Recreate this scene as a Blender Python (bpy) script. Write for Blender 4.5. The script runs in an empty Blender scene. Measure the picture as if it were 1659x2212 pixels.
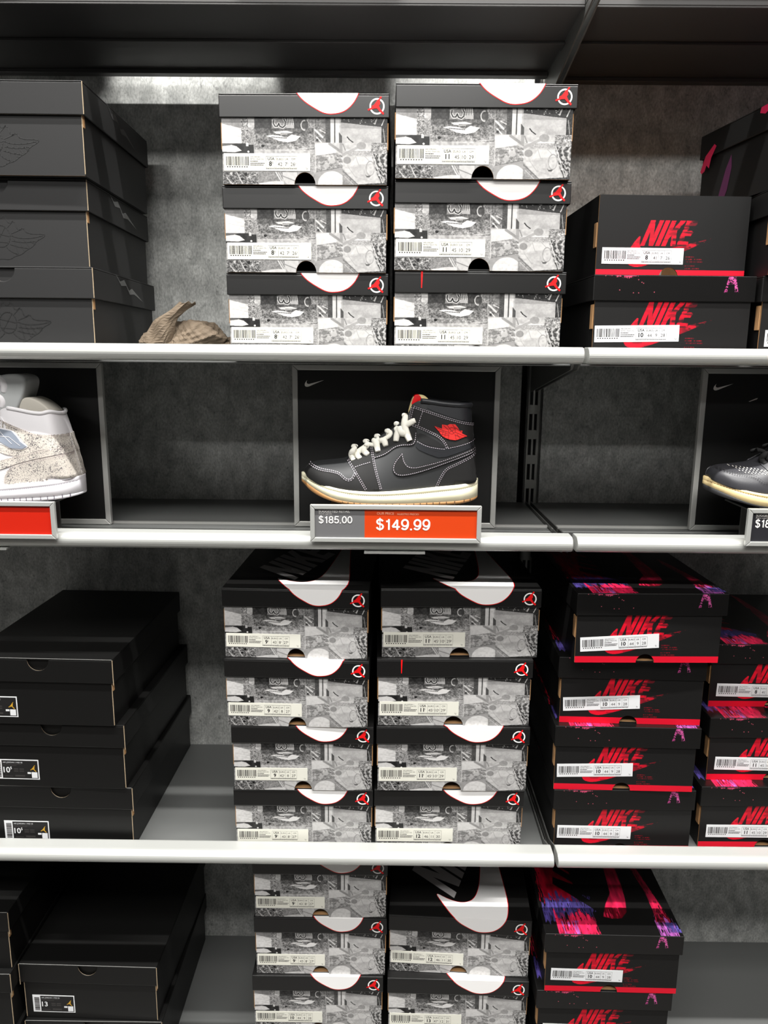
import bpy, bmesh, math, random
import numpy as np
from mathutils import Vector, Matrix
from mathutils.bvhtree import BVHTree
from mathutils.geometry import delaunay_2d_cdt

random.seed(7)
rng = np.random.default_rng(11)
scene = bpy.context.scene
col = scene.collection
PI = math.pi

# ------------------------------------------------------------------ camera
F_PX, PITCH, ROLL, YAW = 1650.0, math.radians(11.5), math.radians(0.5), math.radians(-0.3)
cam_d = bpy.data.cameras.new('camera'); cam = bpy.data.objects.new('camera', cam_d); col.objects.link(cam)
cam_d.sensor_fit = 'HORIZONTAL'; cam_d.sensor_width = 36.0; cam_d.lens = 36.0 * F_PX / 1659.0
cam_d.clip_start = 0.02; cam_d.clip_end = 60
fw = Vector((math.sin(YAW)*math.cos(PITCH), math.cos(YAW)*math.cos(PITCH), -math.sin(PITCH)))
rt = Vector((math.cos(YAW), -math.sin(YAW), 0)); up = rt.cross(fw)
r2 = rt*math.cos(ROLL) + up*math.sin(ROLL); u2 = -rt*math.sin(ROLL) + up*math.cos(ROLL)
cam.matrix_world = Matrix(((r2.x, u2.x, -fw.x, 0), (r2.y, u2.y, -fw.y, 0), (r2.z, u2.z, -fw.z, 1.5), (0, 0, 0, 1)))
scene.camera = cam

# ------------------------------------------------------------------ world, lamps, exposure
scene.view_settings.view_transform = 'Standard'; scene.view_settings.look = 'None'
scene.view_settings.gamma = 1.0; scene.view_settings.use_curve_mapping = False
scene.view_settings.exposure = 0.0
world = bpy.data.worlds.new('store_ambient'); scene.world = world; world.use_nodes = True
bg = world.node_tree.nodes['Background']; bg.inputs[0].default_value = (0.95, 1.0, 0.98, 1); bg.inputs[1].default_value = 0.032

def lamp(name, loc, target, sx, sy, power, color=(1.0, 0.985, 0.955)):
    d = bpy.data.lights.new(name, 'AREA'); d.shape = 'RECTANGLE'; d.size = sx; d.size_y = sy; d.energy = power; d.color = color
    o = bpy.data.objects.new(name, d); col.objects.link(o); o.location = loc
    v = (Vector(target) - Vector(loc)).normalized()
    o.rotation_euler = v.to_track_quat('-Z', 'Y').to_euler()
    return o
lamp('ceiling_tube_near', (0.0, 0.05, 4.5), (0, 0.06, 0), 4.0, 0.07, 340)
lamp('ceiling_tube_middle', (0.0, -2.0, 4.5), (0, -1.0, 0), 4.0, 1.1, 262)
lamp('ceiling_tube_far', (-1.3, -6.6, 4.5), (0, 1.0, 1.2), 5.5, 0.30, 205)
lamp('added_red_lamp', (1.7, 0.35, 2.3), (0.6, 1.4, 1.7), 0.3, 0.2, 0.9, (1.0, 0.18, 0.25))  # added red lamp that tints the right bay; no sign is known

# ------------------------------------------------------------------ materials
def s2l(c):
    return tuple((v/12.92 if v <= 0.04045 else ((v+0.055)/1.055)**2.4) for v in c)
MATS = {}
def mat(name, rgb=(0.5, 0.5, 0.5), rough=0.5, metal=0.0, spec=0.5, coat=0.0, bump=None, vary=None, srgb=True):
    """procedural Principled material; bump=(scale,strength), vary=(scale,amount,stretch)"""
    if name in MATS: return MATS[name]
    m = bpy.data.materials.new(name); m.use_nodes = True; nt = m.node_tree; b = nt.nodes['Principled BSDF']
    c = s2l(rgb) if srgb else rgb
    b.inputs['Base Color'].default_value = (*c, 1); b.inputs['Roughness'].default_value = rough
    b.inputs['Metallic'].default_value = metal; b.inputs['Specular IOR Level'].default_value = spec
    b.inputs['Coat Weight'].default_value = coat; b.inputs['Coat Roughness'].default_value = 0.15
    tc = None
    if bump or vary: tc = nt.nodes.new('ShaderNodeTexCoord')
    if vary:
        sc, amt, st = vary
        mp = nt.nodes.new('ShaderNodeMapping'); mp.inputs['Scale'].default_value = st
        nz = nt.nodes.new('ShaderNodeTexNoise'); nz.inputs['Scale'].default_value = sc; nz.inputs['Detail'].default_value = 6
        rp = nt.nodes.new('ShaderNodeMapRange'); rp.inputs[1].default_value = 0.3; rp.inputs[2].default_value = 0.7
        rp.inputs[3].default_value = 1-amt; rp.inputs[4].default_value = 1+amt
        mx = nt.nodes.new('ShaderNodeVectorMath'); mx.operation = 'SCALE'; mx.inputs[0].default_value = c
        nt.links.new(tc.outputs['Object'], mp.inputs[0]); nt.links.new(mp.outputs[0], nz.inputs['Vector'])
        nt.links.new(nz.outputs['Fac'], rp.inputs[0]); nt.links.new(rp.outputs[0], mx.inputs['Scale'])
        nt.links.new(mx.outputs[0], b.inputs['Base Color'])
    if bump:
        nb = nt.nodes.new('ShaderNodeTexNoise'); nb.inputs['Scale'].default_value = bump[0]; nb.inputs['Detail'].default_value = 4
        bp = nt.nodes.new('ShaderNodeBump'); bp.inputs['Strength'].default_value = bump[1]; bp.inputs['Distance'].default_value = 0.001
        nt.links.new(tc.outputs['Object'], nb.inputs['Vector']); nt.links.new(nb.outputs['Fac'], bp.inputs['Height'])
        nt.links.new(bp.outputs[0], b.inputs['Normal'])
    MATS[name] = m
    return m
def print_mat(name, rough, coat=0.0):
    if name in MATS: return MATS[name]
    m = bpy.data.materials.new(name); m.use_nodes = True; nt = m.node_tree; b = nt.nodes['Principled BSDF']
    a = nt.nodes.new('ShaderNodeVertexColor'); a.layer_name = 'ink'
    nt.links.new(a.outputs[0], b.inputs['Base Color']); b.inputs['Roughness'].default_value = rough
    b.inputs['Coat Weight'].default_value = coat; b.inputs['Coat Roughness'].default_value = 0.2; b.inputs['Specular IOR Level'].default_value = 0.35
    MATS[name] = m
    return m
def wall_mat():
    m = bpy.data.materials.new('concrete_laminate'); m.use_nodes = True; nt = m.node_tree; b = nt.nodes['Principled BSDF']
    tc = nt.nodes.new('ShaderNodeTexCoord')
    def noise(scale, stretch, detail, dist=0.0):
        mp = nt.nodes.new('ShaderNodeMapping'); mp.inputs['Scale'].default_value = stretch
        n = nt.nodes.new('ShaderNodeTexNoise'); n.inputs['Scale'].default_value = scale; n.inputs['Detail'].default_value = detail
        n.inputs['Distortion'].default_value = dist
        nt.links.new(tc.outputs['Object'], mp.inputs[0]); nt.links.new(mp.outputs[0], n.inputs['Vector']); return n
    n1 = noise(42, (1, 1, 0.65), 10, 0.5); n2 = noise(330, (1, 1, 0.55), 6, 0.3); n3 = noise(130, (1, 1, 0.75), 9, 1.2)
    r1 = nt.nodes.new('ShaderNodeValToRGB'); r1.color_ramp.elements[0].position = 0.32; r1.color_ramp.elements[1].position = 0.70
    r1.color_ramp.elements[0].color = (0.350, 0.356, 0.342, 1); r1.color_ramp.elements[1].color = (0.640, 0.647, 0.622, 1)
    r2_ = nt.nodes.new('ShaderNodeMapRange'); r2_.inputs[1].default_value = 0.3; r2_.inputs[2].default_value = 0.7; r2_.inputs[3].default_value = 0.70; r2_.inputs[4].default_value = 1.25
    r3_ = nt.nodes.new('ShaderNodeMapRange'); r3_.inputs[1].default_value = 0.60; r3_.inputs[2].default_value = 0.74; r3_.inputs[3].default_value = 1.0; r3_.inputs[4].default_value = 0.55
    mu = nt.nodes.new('ShaderNodeMath'); mu.operation = 'MULTIPLY'
    sc = nt.nodes.new('ShaderNodeVectorMath'); sc.operation = 'SCALE'
    L = nt.links.new
    L(n1.outputs['Fac'], r1.inputs[0]); L(n2.outputs['Fac'], r2_.inputs[0]); L(n3.outputs['Fac'], r3_.inputs[0])
    L(r2_.outputs[0], mu.inputs[0]); L(r3_.outputs[0], mu.inputs[1]); L(r1.outputs[0], sc.inputs[0]); L(mu.outputs[0], sc.inputs['Scale'])
    L(sc.outputs[0], b.inputs['Base Color']); b.inputs['Roughness'].default_value = 0.6
    return m
M_WALL = wall_mat()
M_LIP = mat('satin_aluminium', (0.75, 0.755, 0.74), 0.38, 0.35, bump=(900, 0.03))
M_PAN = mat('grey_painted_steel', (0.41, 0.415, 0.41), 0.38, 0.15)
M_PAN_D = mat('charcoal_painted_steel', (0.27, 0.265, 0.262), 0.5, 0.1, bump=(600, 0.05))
M_BRKT = mat('bracket_steel', (0.38, 0.38, 0.37), 0.45, 0.3)
M_UPR = mat('upright_steel', (0.56, 0.56, 0.545), 0.45, 0.3)
M_HOLE = mat('slot_black', (0.03, 0.03, 0.03), 0.9)
M_FRAME = mat('frame_aluminium', (0.74, 0.74, 0.725), 0.36, 0.35)
M_CARD = mat('panel_black', (0.028, 0.027, 0.026), 0.55)
M_BLK = mat('box_satin_black', (0.058, 0.056, 0.055), 0.36, coat=0.1)
M_BLK2 = mat('box_soft_black', (0.058, 0.056, 0.055), 0.5, spec=0.35)
M_CHAR = mat('box_charcoal_matte', (0.135, 0.134, 0.135), 0.55, spec=0.3, bump=(1500, 0.03))
M_JBLK = mat('box_smooth_black', (0.05, 0.049, 0.047), 0.45, spec=0.35)
M_KRAFT = mat('kraft_board', (0.62, 0.47, 0.31), 0.8, vary=(40, 0.15, (1, 1, 1)))
M_KEDGE = mat('kraft_edge', (0.62, 0.55, 0.45), 0.8)
M_WORN_HILITE = mat('worn_highlight_edge', (0.50, 0.50, 0.49), 0.6)  # pale worn lid edge with its highlight put into the colour
M_WHITE = mat('print_white', (0.93, 0.925, 0.92), 0.3, coat=0.2)
M_GREYINK = mat('print_grey', (0.72, 0.71, 0.71), 0.3, coat=0.2)
M_RED = mat('print_red', (0.84, 0.04, 0.06), 0.5, spec=.3)
M_STICK = mat('sticker_white', (0.85, 0.845, 0.80), 0.45)
M_STICKW = mat('sticker_cool_white', (0.85, 0.855, 0.86), 0.45)
M_INK = mat('ink_black', (0.06, 0.055, 0.055), 0.6)
M_INKG = mat('ink_grey', (0.20, 0.19, 0.185), 0.6)
M_STRIPE = mat('print_crimson', (0.88, 0.05, 0.15), 0.35)
M_PRINT = print_mat('collage_ink', 0.42, 0.05)
M_PRINT2 = print_mat('logo_ink', 0.5, 0.0)
M_PRINT3 = print_mat('lid_ink', 0.30, 0.2)
M_GLOSS = mat('gloss_varnish', (0.30, 0.30, 0.30), 0.18, coat=0.5)
M_EMB = mat('emboss_black', (0.115, 0.115, 0.115), 0.4)
M_GOLD = mat('ink_gold', (0.75, 0.58, 0.16), 0.5)

# ------------------------------------------------------------------ mesh helpers
class MB:
    def __init__(s): s.v = []; s.f = []; s.m = []
    def face(s, pts, m=0):
        n = len(s.v); s.v += [tuple(p) for p in pts]; s.f.append(tuple(range(n, n+len(pts)))); s.m.append(m)
    def box(s, x0, x1, y0, y1, z0, z1, m=0, fm=None):
        n = len(s.v)
        s.v += [(x0,y0,z0),(x1,y0,z0),(x1,y1,z0),(x0,y1,z0),(x0,y0,z1),(x1,y0,z1),(x1,y1,z1),(x0,y1,z1)]
        F = [(0,4,7,3),(1,2,6,5),(0,1,5,4),(3,7,6,2),(0,3,2,1),(4,5,6,7)]   # -x +x -y +y -z +z
        for i, q in enumerate(F):
            s.f.append(tuple(n+k for k in q)); s.m.append(fm[i] if fm else m)
    def prism(s, poly, y0, y1, m=0, me=None, mb=None):
        """poly in xz (counter-clockwise seen from -y), extruded in y"""
        k = len(poly); n = len(s.v)
        s.v += [(x, y0, z) for x, z in poly] + [(x, y1, z) for x, z in poly]
        s.f.append(tuple(range(n, n+k))); s.m.append(m)
        s.f.append(tuple(reversed(range(n+k, n+2*k)))); s.m.append(m if mb is None else mb)
        for i in range(k):
            j = (i+1) % k
            s.f.append((n+j, n+i, n+k+i, n+k+j)); s.m.append(m if me is None else me)
    def prism_x(s, poly, x0, x1, m=0):
        """poly in yz extruded along x"""
        k = len(poly); n = len(s.v)
        s.v += [(x0, y, z) for y, z in poly] + [(x1, y, z) for y, z in poly]
        s.f.append(tuple(range(n, n+k))); s.m.append(m)
        s.f.append(tuple(reversed(range(n+k, n+2*k)))); s.m.append(m)
        for i in range(k):
            j = (i+1) % k
            s.f.append((n+j, n+i, n+k+i, n+k+j)); s.m.append(m)
    def ribbon(s, pts, w, fn, m=0):
        """flat ribbon along 2D polyline, fn maps 2D to 3D"""
        P = [Vector(p) for p in pts]
        for a, b in zip(P, P[1:]):
            d = (b-a)
            if d.length < 1e-9: continue
            d.normalize(); nn = Vector((-d.y, d.x))*w/2; e = d*w*0.3
            s.face([fn(*(a-nn-e)), fn(*(b-nn+e)), fn(*(b+nn+e)), fn(*(a+nn-e))], m)
    def tube(s, pts, r, seg=8, m=0, flat=1.0):
        P = [Vector(p) for p in pts]; n0 = len(s.v); k = len(P)
        for i, p in enumerate(P):
            d = (P[min(i+1, k-1)] - P[max(i-1, 0)]).normalized()
            a = d.cross(Vector((0, 1, 0)));
            if a.length < 0.1: a = d.cross(Vector((0, 0, 1)))
            a.normalize(); b = d.cross(a).normalized()
            rr = r[i] if isinstance(r, (list, tuple)) else r
            for j in range(seg):
                t = 2*PI*j/seg; s.v.append(tuple(p + a*math.cos(t)*rr + b*math.sin(t)*rr*flat))
        for i in range(k-1):
            for j in range(seg):
                j2 = (j+1) % seg
                s.f.append((n0+i*seg+j, n0+i*seg+j2, n0+(i+1)*seg+j2, n0+(i+1)*seg+j)); s.m.append(m)
        s.f.append(tuple(n0+j for j in reversed(range(seg)))); s.m.append(m)
        s.f.append(tuple(n0+(k-1)*seg+j for j in range(seg))); s.m.append(m)
    def mesh(s, name, mats, bevel=0.0, smooth=False, seg=2, fix=False):
        me = bpy.data.meshes.new(name); me.from_pydata(s.v, [], s.f)
        for mm in (mats if isinstance(mats, (list, tuple)) else [mats]): me.materials.append(mm)
        me.polygons.foreach_set('material_index', s.m)
        if bevel or fix:
            bm = bmesh.new(); bm.from_mesh(me)
            bmesh.ops.recalc_face_normals(bm, faces=bm.faces)
            if bevel:
                ed = [e for e in bm.edges if len(e.link_faces) == 2 and e.calc_face_angle(0) > 0.7]
                bmesh.ops.bevel(bm, geom=ed, offset=bevel, segments=seg, profile=0.5, affect='EDGES', clamp_overlap=True)
            bm.to_mesh(me); bm.free()
        if smooth: me.polygons.foreach_set('use_smooth', [True]*len(me.polygons))
        me.update(); return me
def link(name, me, parent=None, loc=(0, 0, 0), rot=(0, 0, 0), scale=(1, 1, 1)):
    o = bpy.data.objects.new(name, me); col.objects.link(o); o.location = loc; o.rotation_euler = rot; o.scale = scale
    if parent is not None: o.parent = parent
    return o
def thing(name, label, cat, loc=(0, 0, 0), rz=0.0, group=None):
    o = bpy.data.objects.new(name, None); col.objects.link(o); o.empty_display_size = 0.03
    o.location = loc; o.rotation_euler = (0, 0, rz); o['label'] = label; o['category'] = cat
    if group: o['group'] = group
    return o
def arc(cx, cz, rx, rz, a0, a1, n):
    return [(cx + rx*math.cos(a0+(a1-a0)*i/n), cz + rz*math.sin(a0+(a1-a0)*i/n)) for i in range(n+1)]
def fill2d(poly, grid=None):
    """triangulate a 2D polygon (optionally with interior grid points); returns pts, tris"""
    pts = [Vector(p) for p in poly]; k = len(pts)
    edges = [(i, (i+1) % k) for i in range(k)]
    if grid:
        xs = [p.x for p in pts]; ys = [p.y for p in pts]
        def inside(x, y):
            c = False; j = k-1
            for i in range(k):
                if (pts[i].y > y) != (pts[j].y > y) and x < (pts[j].x-pts[i].x)*(y-pts[i].y)/(pts[j].y-pts[i].y)+pts[i].x: c = not c
                j = i
            return c
        x = min(xs)+grid*0.5
        while x < max(xs):
            y = min(ys)+grid*0.5
            while y < max(ys):
                if inside(x, y): pts.append(Vector((x, y)))
                y += grid
            x += grid
    r = delaunay_2d_cdt(pts, edges, [], 1, 1e-6)
    return [tuple(p) for p in r[0]], [tuple(f) for f in r[2]]
def densify(poly, step, closed=True):
    out = []
    n = len(poly)
    for i in range(n if closed else n-1):
        a = Vector(poly[i]); b = Vector(poly[(i+1) % n]); k = max(1, int((b-a).length/step))
        for j in range(k): out.append(tuple(a.lerp(b, j/k)))
    if not closed: out.append(tuple(poly[-1]))
    return out
def smooth_poly(pts, closed=True, it=2):
    for _ in range(it):
        out = []; n = len(pts)
        rngi = range(n) if closed else range(n-1)
        if not closed: out.append(pts[0])
        for i in rngi:
            a = pts[i]; b = pts[(i+1) % n]
            out.append((0.75*a[0]+0.25*b[0], 0.75*a[1]+0.25*b[1])); out.append((0.25*a[0]+0.75*b[0], 0.25*a[1]+0.75*b[1]))
        if not closed: out.append(pts[-1])
        pts = out
    return pts

# ------------------------------------------------------------------ the setting: wall, floor, shelves
def struct(o): o['kind'] = 'structure'; return o
XL, XR, XG = -1.05, 1.15, .2645
wall = struct(thing('wall_back', 'grey concrete-look back wall panels behind the shelves', 'wall', (0, 1.43, 0)))
for a, b in ((XL, XG-.020), (XG+.0205, XR)):
    mb = MB(); mb.box(a, b, 0, .018, 0, 2.75); link('panel', mb.mesh('panel', M_WALL, bevel=.001, seg=1), wall)
mb = MB(); mb.box(XG-.03, XG+.03, .018, .022, 0, 2.75); link('joint_backing', mb.mesh('joint_backing', M_HOLE), wall)
mb = MB(); mb.box(-4, 4, -9, 1.43, -.02, 0)
fl = struct(link('floor', mb.mesh('floor', mat('floor_vinyl', (.36, .35, .34), .35, vary=(3, .1, (1, 1, 1)))))); fl['label'] = 'plain grey store floor below the shelves'; fl['category'] = 'floor'
mb = MB(); mb.box(-4, 4, -1.36, -1.30, 0, 2.43)  # unseen partition added to shade the lower shelves from the far lamp
wf = struct(link('light_block_partition', mb.mesh('light_block_partition', mat('light_block_grey', (.30, .30, .30), .6, vary=(4, .1, (1, 1, 1)))))); wf['label'] = 'added grey partition across the aisle, blocks light to the lower shelves'; wf['category'] = 'wall'
# slotted upright between the two bays
up_t = thing('shelf_upright', 'grey slotted steel upright between the two shelf bays', 'upright', (.2675, 1.43, 0))
mb = MB(); y0, y1 = -.010, -.004
for a, b in ((-.0125, -.0080), (-.0022, .0012), (.0065, .0125)): mb.box(a, b, y0, y1, .05, 2.7)
z = .05; n = 0
while z < 2.66:
    for a, b in ((-.0080, -.0022), (.0012, .0065)): mb.box(a, b, y0, y1, z, z+.0165)
    z += .0465; n += 1
link('slotted_face', mb.mesh('slotted_face', M_UPR), up_t)
mb = MB(); mb.box(-.0125, .0125, -.0035, -.0005, .05, 2.7); link('slot_backing', mb.mesh('slot_backing', M_HOLE), up_t)
mb = MB()
for s in (-1, 1): mb.box(s*.0125-.0012, s*.0125+.0012, -.0100, .004, .05, 2.7)
link('side_flange', mb.mesh('side_flange', M_BRKT), up_t)

def lip_profile(zt, hgt=.0225):
    c = 1.0575; r = .0125; rz = hgt/2
    P = [(1.080, zt-hgt), (1.080, zt-.001), (1.076, zt)]
    P += [(c-r*math.sin(t), zt-rz+rz*math.cos(t)) for t in [PI*i/14 for i in range(15)]]
    return P[:3]+P[3:]
def shelf(label, zs, x0, x1, zt, y_front=1.110, y_back=1.4285, deck=M_PAN, upper=False, brk=True, rail=False):
    t = thing('wall_shelf', label, 'shelf', (0, 0, 0))
    mb = MB(); mb.box(x0+.004, x1-.004, y_front, y_back, zs-.008, zs); mb.box(x0+.004, x1-.004, y_front, y_front+.010, zs-.011, zs-.008)
    if upper:
        mb.box(x0+.004, x1-.004, 1.262, 1.287, zs-.0125, zs-.008); mb.box(x0+.004, x1-.004, y_back-.018, y_back, zs-.0145, zs-.008)
    else: mb.box(x0+.004, x1-.004, y_back-.018, y_back, zs-.011, zs-.008)
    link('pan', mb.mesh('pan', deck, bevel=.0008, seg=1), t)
    mb = MB(); mb.prism_x(lip_profile(zt), x0+.0008, x1-.0008); link('front_lip', mb.mesh('front_lip', M_LIP, bevel=.0012, seg=2, fix=True), t)
    # end plates carry pan and lip
    for xe, s in ((x0, 1), (x1, -1)):
        mb = MB(); a, b = sorted((xe+s*.0014, xe+s*.0036)); mb.prism_x([(1.078, zs-.006), (1.415, zs-.006), (1.415, zs+.004), (1.12, zs+.006), (1.078, zt-.003)], a, b)
        link('end_plate', mb.mesh('end_plate', M_BRKT, fix=True), t)
    if brk:
        for xe, s in ((x0, 1), (x1, -1)):
            mb = MB(); a, b = sorted((xe+s*.0010, xe+s*.0034)); mb.prism_x([(1.417, zs-.008), (1.417, zs-.062), (1.395, zs-.058), (1.11, zs-.016), (1.10, zs-.008)], a, b)
            link('bracket', mb.mesh('bracket', M_BRKT, fix=True), t)
    if rail:
        mb = MB(); mb.box(x0+.004, x1-.004, 1.208, 1.214, zs, zs+.0035); link('sign_rail', mb.mesh('sign_rail', M_FRAME), t)
    return t
XA, XB = XG-.0022, XG+.0022
for side, (x0, x1) in (('left', (XL, XA)), ('right', (XB, XR))):
    w_ = 'left bay' if side == 'left' else 'right bay'
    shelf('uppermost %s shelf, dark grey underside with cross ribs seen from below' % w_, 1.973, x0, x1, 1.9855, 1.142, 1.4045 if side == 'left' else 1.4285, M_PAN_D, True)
    shelf('silver-lipped %s shelf at eye level, above the display shoes' % w_, 1.5, x0, x1, 1.5146)
    shelf('silver-lipped %s shelf carrying the display shoe sign frames' % w_, 1.231, x0, x1, 1.2525, rail=True)
    shelf('silver-lipped %s shelf below the price tags' % w_, .723, x0, x1, .748)
    shelf('lowest %s shelf at the bottom photo edge' % w_, .275, x0, x1, .297)

# ------------------------------------------------------------------ lettering and marks
TXT = {}
def text2d(s, bold=0.0):
    key = (s, bold)
    if key in TXT: return TXT[key]
    cu = bpy.data.curves.new('txt', 'FONT'); cu.body = s; cu.size = 1.0; cu.resolution_u = 3; cu.fill_mode = 'FRONT'; cu.offset = bold
    ob = bpy.data.objects.new('txt', cu)
    me = bpy.data.meshes.new_from_object(ob)
    vs = [(v.co.x, v.co.y) for v in me.vertices]; fs = [tuple(p.vertices) for p in me.polygons]
    bpy.data.objects.remove(ob); bpy.data.curves.remove(cu); bpy.data.meshes.remove(me)
    if vs:
        x0 = min(v[0] for v in vs); vs = [(v[0]-x0, v[1]) for v in vs]
    w = max([v[0] for v in vs] or [0])
    TXT[key] = (vs, fs, w); return TXT[key]
def put_text(mb, s, x, z, size, y, align='l', m=0, bold=0.0, sx=1.0, fn=None):
    vs, fs, w = text2d(s, bold)
    ox = x - (w*size*sx/2 if align == 'c' else (w*size*sx if align == 'r' else 0))
    n = len(mb.v)
    for a, b in vs:
        p = (ox+a*size*sx, z+b*size); mb.v.append(fn(*p) if fn else (p[0], y, p[1]))
    for f in fs: mb.f.append(tuple(n+i for i in f)); mb.m.append(m)
    return ox + w*size*sx
def bez(p0, p1, p2, p3, n=10):
    out = []
    for i in range(1, n+1):
        t = i/n; a = (1-t)**3; b = 3*t*(1-t)**2; c = 3*t*t*(1-t); d = t**3
        out.append((a*p0[0]+b*p1[0]+c*p2[0]+d*p3[0], a*p0[1]+b*p1[1]+c*p2[1]+d*p3[1]))
    return out
def swoosh(n=10):
    """curved check mark, x 0..1, y up"""
    P = [(24, 7.8), (6.442, 15.276)]
    def c(d1, d2, d3):
        p = P[-1]; P.extend(bez(p, (p[0]+d1[0], p[1]+d1[1]), (p[0]+d2[0], p[1]+d2[1]), (p[0]+d3[0], p[1]+d3[1]), n))
    c((-1.456, .616), (-2.679, .925), (-3.668, .925)); c((-1.12, 0), (-1.933, -.392), (-2.437, -1.177))
    c((-.317, -.504), (-.41, -1.143), (-.28, -1.918)); c((.13, -.775), (.476, -1.6), (1.036, -2.478)); c((.467, -.71), (1.232, -1.643), (2.297, -2.8))
    c((-.4, .6), (-.66, 1.25), (-.784, 1.848)); c((-.28, 1.195), (-.028, 2.072), (.756, 2.632)); c((.373, .261), (.886, .392), (1.54, .392)); c((.522, 0), (1.11, -.084), (1.764, -.252))
    return [(x/24.0, (16.2-y)/24.0) for x, y in P]
LET = {'N': ([(0,0),(.22,0),(.22,.55),(.44,0),(.68,0),(.68,1),(.46,1),(.46,.45),(.24,1),(0,1)], .76),
       'I': ([(0,0),(.24,0),(.24,1),(0,1)], .32),
       'K': ([(0,0),(.24,0),(.24,.30),(.32,.42),(.48,0),(.75,0),(.49,.60),(.74,1),(.46,1),(.24,.62),(.24,1),(0,1)], .78),
       'E': ([(0,0),(.58,0),(.58,.2),(.24,.2),(.24,.41),(.52,.41),(.52,.61),(.24,.61),(.24,.8),(.58,.8),(.58,1),(0,1)], .6)}
def word_polys():
    out = []; x = 0
    for ch in 'NIKE':
        p, w = LET[ch]; out.append([(a+x, b) for a, b in p]); x += w
    return out, x
FIG = [(.40,1.18),(.55,1.24),(.66,1.1),(.5,.95),(.36,.72),(.43,.3),(.26,.05),(.46,-.35),(.98,-.86),(.84,-1.06),(.3,-.62),(.0,-.26),(-.5,-.3),(-1.2,-.56),(-1.26,-.36),(-.62,-.1),(-.78,.02),(-.45,.16),(-.12,.55),(.08,.82),(.26,.92)]
def add_poly(mb, poly, fn, m=0):
    pts, tris = fill2d(poly); n = len(mb.v); mb.v += [tuple(fn(*p)) for p in pts]
    for t in tris: mb.f.append(tuple(n+i for i in t)); mb.m.append(m)

# ------------------------------------------------------------------ printed artwork drawn as coloured mesh grids
def vnoise(h, w, cy, cx, seed=0):
    r = np.random.default_rng(seed); g = r.random((cy+2, cx+2))
    y = np.linspace(0, cy, h, endpoint=False); x = np.linspace(0, cx, w, endpoint=False)
    yi = y.astype(int); xi = x.astype(int); fy = (y-yi)[:, None]; fx = (x-xi)[None, :]
    fy = fy*fy*(3-2*fy); fx = fx*fx*(3-2*fx)
    a = g[yi][:, xi]; b = g[yi][:, xi+1]; c = g[yi+1][:, xi]; d = g[yi+1][:, xi+1]
    return (a*(1-fx)+b*fx)*(1-fy)+(c*(1-fx)+d*fx)*fy
def pmask(X, Y, poly):
    m = np.zeros(X.shape, bool); n = len(poly); j = n-1
    for i in range(n):
        xi, yi = poly[i]; xj, yj = poly[j]
        c = ((yi > Y) != (yj > Y)) & (X < (xj-xi)*(Y-yi)/((yj-yi) if yj != yi else 1e-9)+xi)
        m ^= c; j = i
    return m
def grid_print(name, img, material, hole=None):
    """img: H x W x 3 sRGB 0..1, row 0 = top. Unit plate x 0..1, z 0..1 facing -y. hole=(cx,rx,rz): half ellipse cut from the bottom edge"""
    H, W, _ = img.shape
    xs = np.linspace(0, 1, W+1); zs = np.linspace(1, 0, H+1); X, Z = np.meshgrid(xs, zs)
    keep = np.ones((H, W), bool)
    if hole:
        cx, rx, rz = hole
        q = np.sqrt(((X-cx)/rx)**2 + (Z/rz)**2)
        inside = q < 1
        keep = ~(inside[:-1, :-1] & inside[1:, :-1] & inside[:-1, 1:] & inside[1:, 1:])
        qq = np.maximum(q, 1e-6); X = np.where(inside, cx+(X-cx)/qq, X); Z = np.where(inside & (Z > 1e-9), Z/qq, Z)
    V = np.stack([X, np.zeros_like(X), Z], -1).reshape(-1, 3)
    idx = np.arange((H+1)*(W+1)).reshape(H+1, W+1)
    Fq = np.stack([idx[1:, :-1], idx[1:, 1:], idx[:-1, 1:], idx[:-1, :-1]], -1)[keep]
    me = bpy.data.meshes.new(name); nf = len(Fq)
    me.vertices.add(len(V)); me.vertices.foreach_set('co', V.astype(np.float32).ravel())
    me.loops.add(nf*4); me.loops.foreach_set('vertex_index', Fq.astype(np.int32).ravel())
    me.polygons.add(nf); me.polygons.foreach_set('loop_start', np.arange(0, nf*4, 4, dtype=np.int32))
    lin = np.where(img <= 0.04045, img/12.92, ((img+0.055)/1.055)**2.4)
    c = np.concatenate([lin, np.ones((H, W, 1))], -1)[keep]
    at = me.color_attributes.new('ink', 'FLOAT_COLOR', 'CORNER')
    at.data.foreach_set('color', np.repeat(c, 4, axis=0).astype(np.float32).ravel())
    me.materials.append(material); me.update(calc_edges=True); return me

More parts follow.
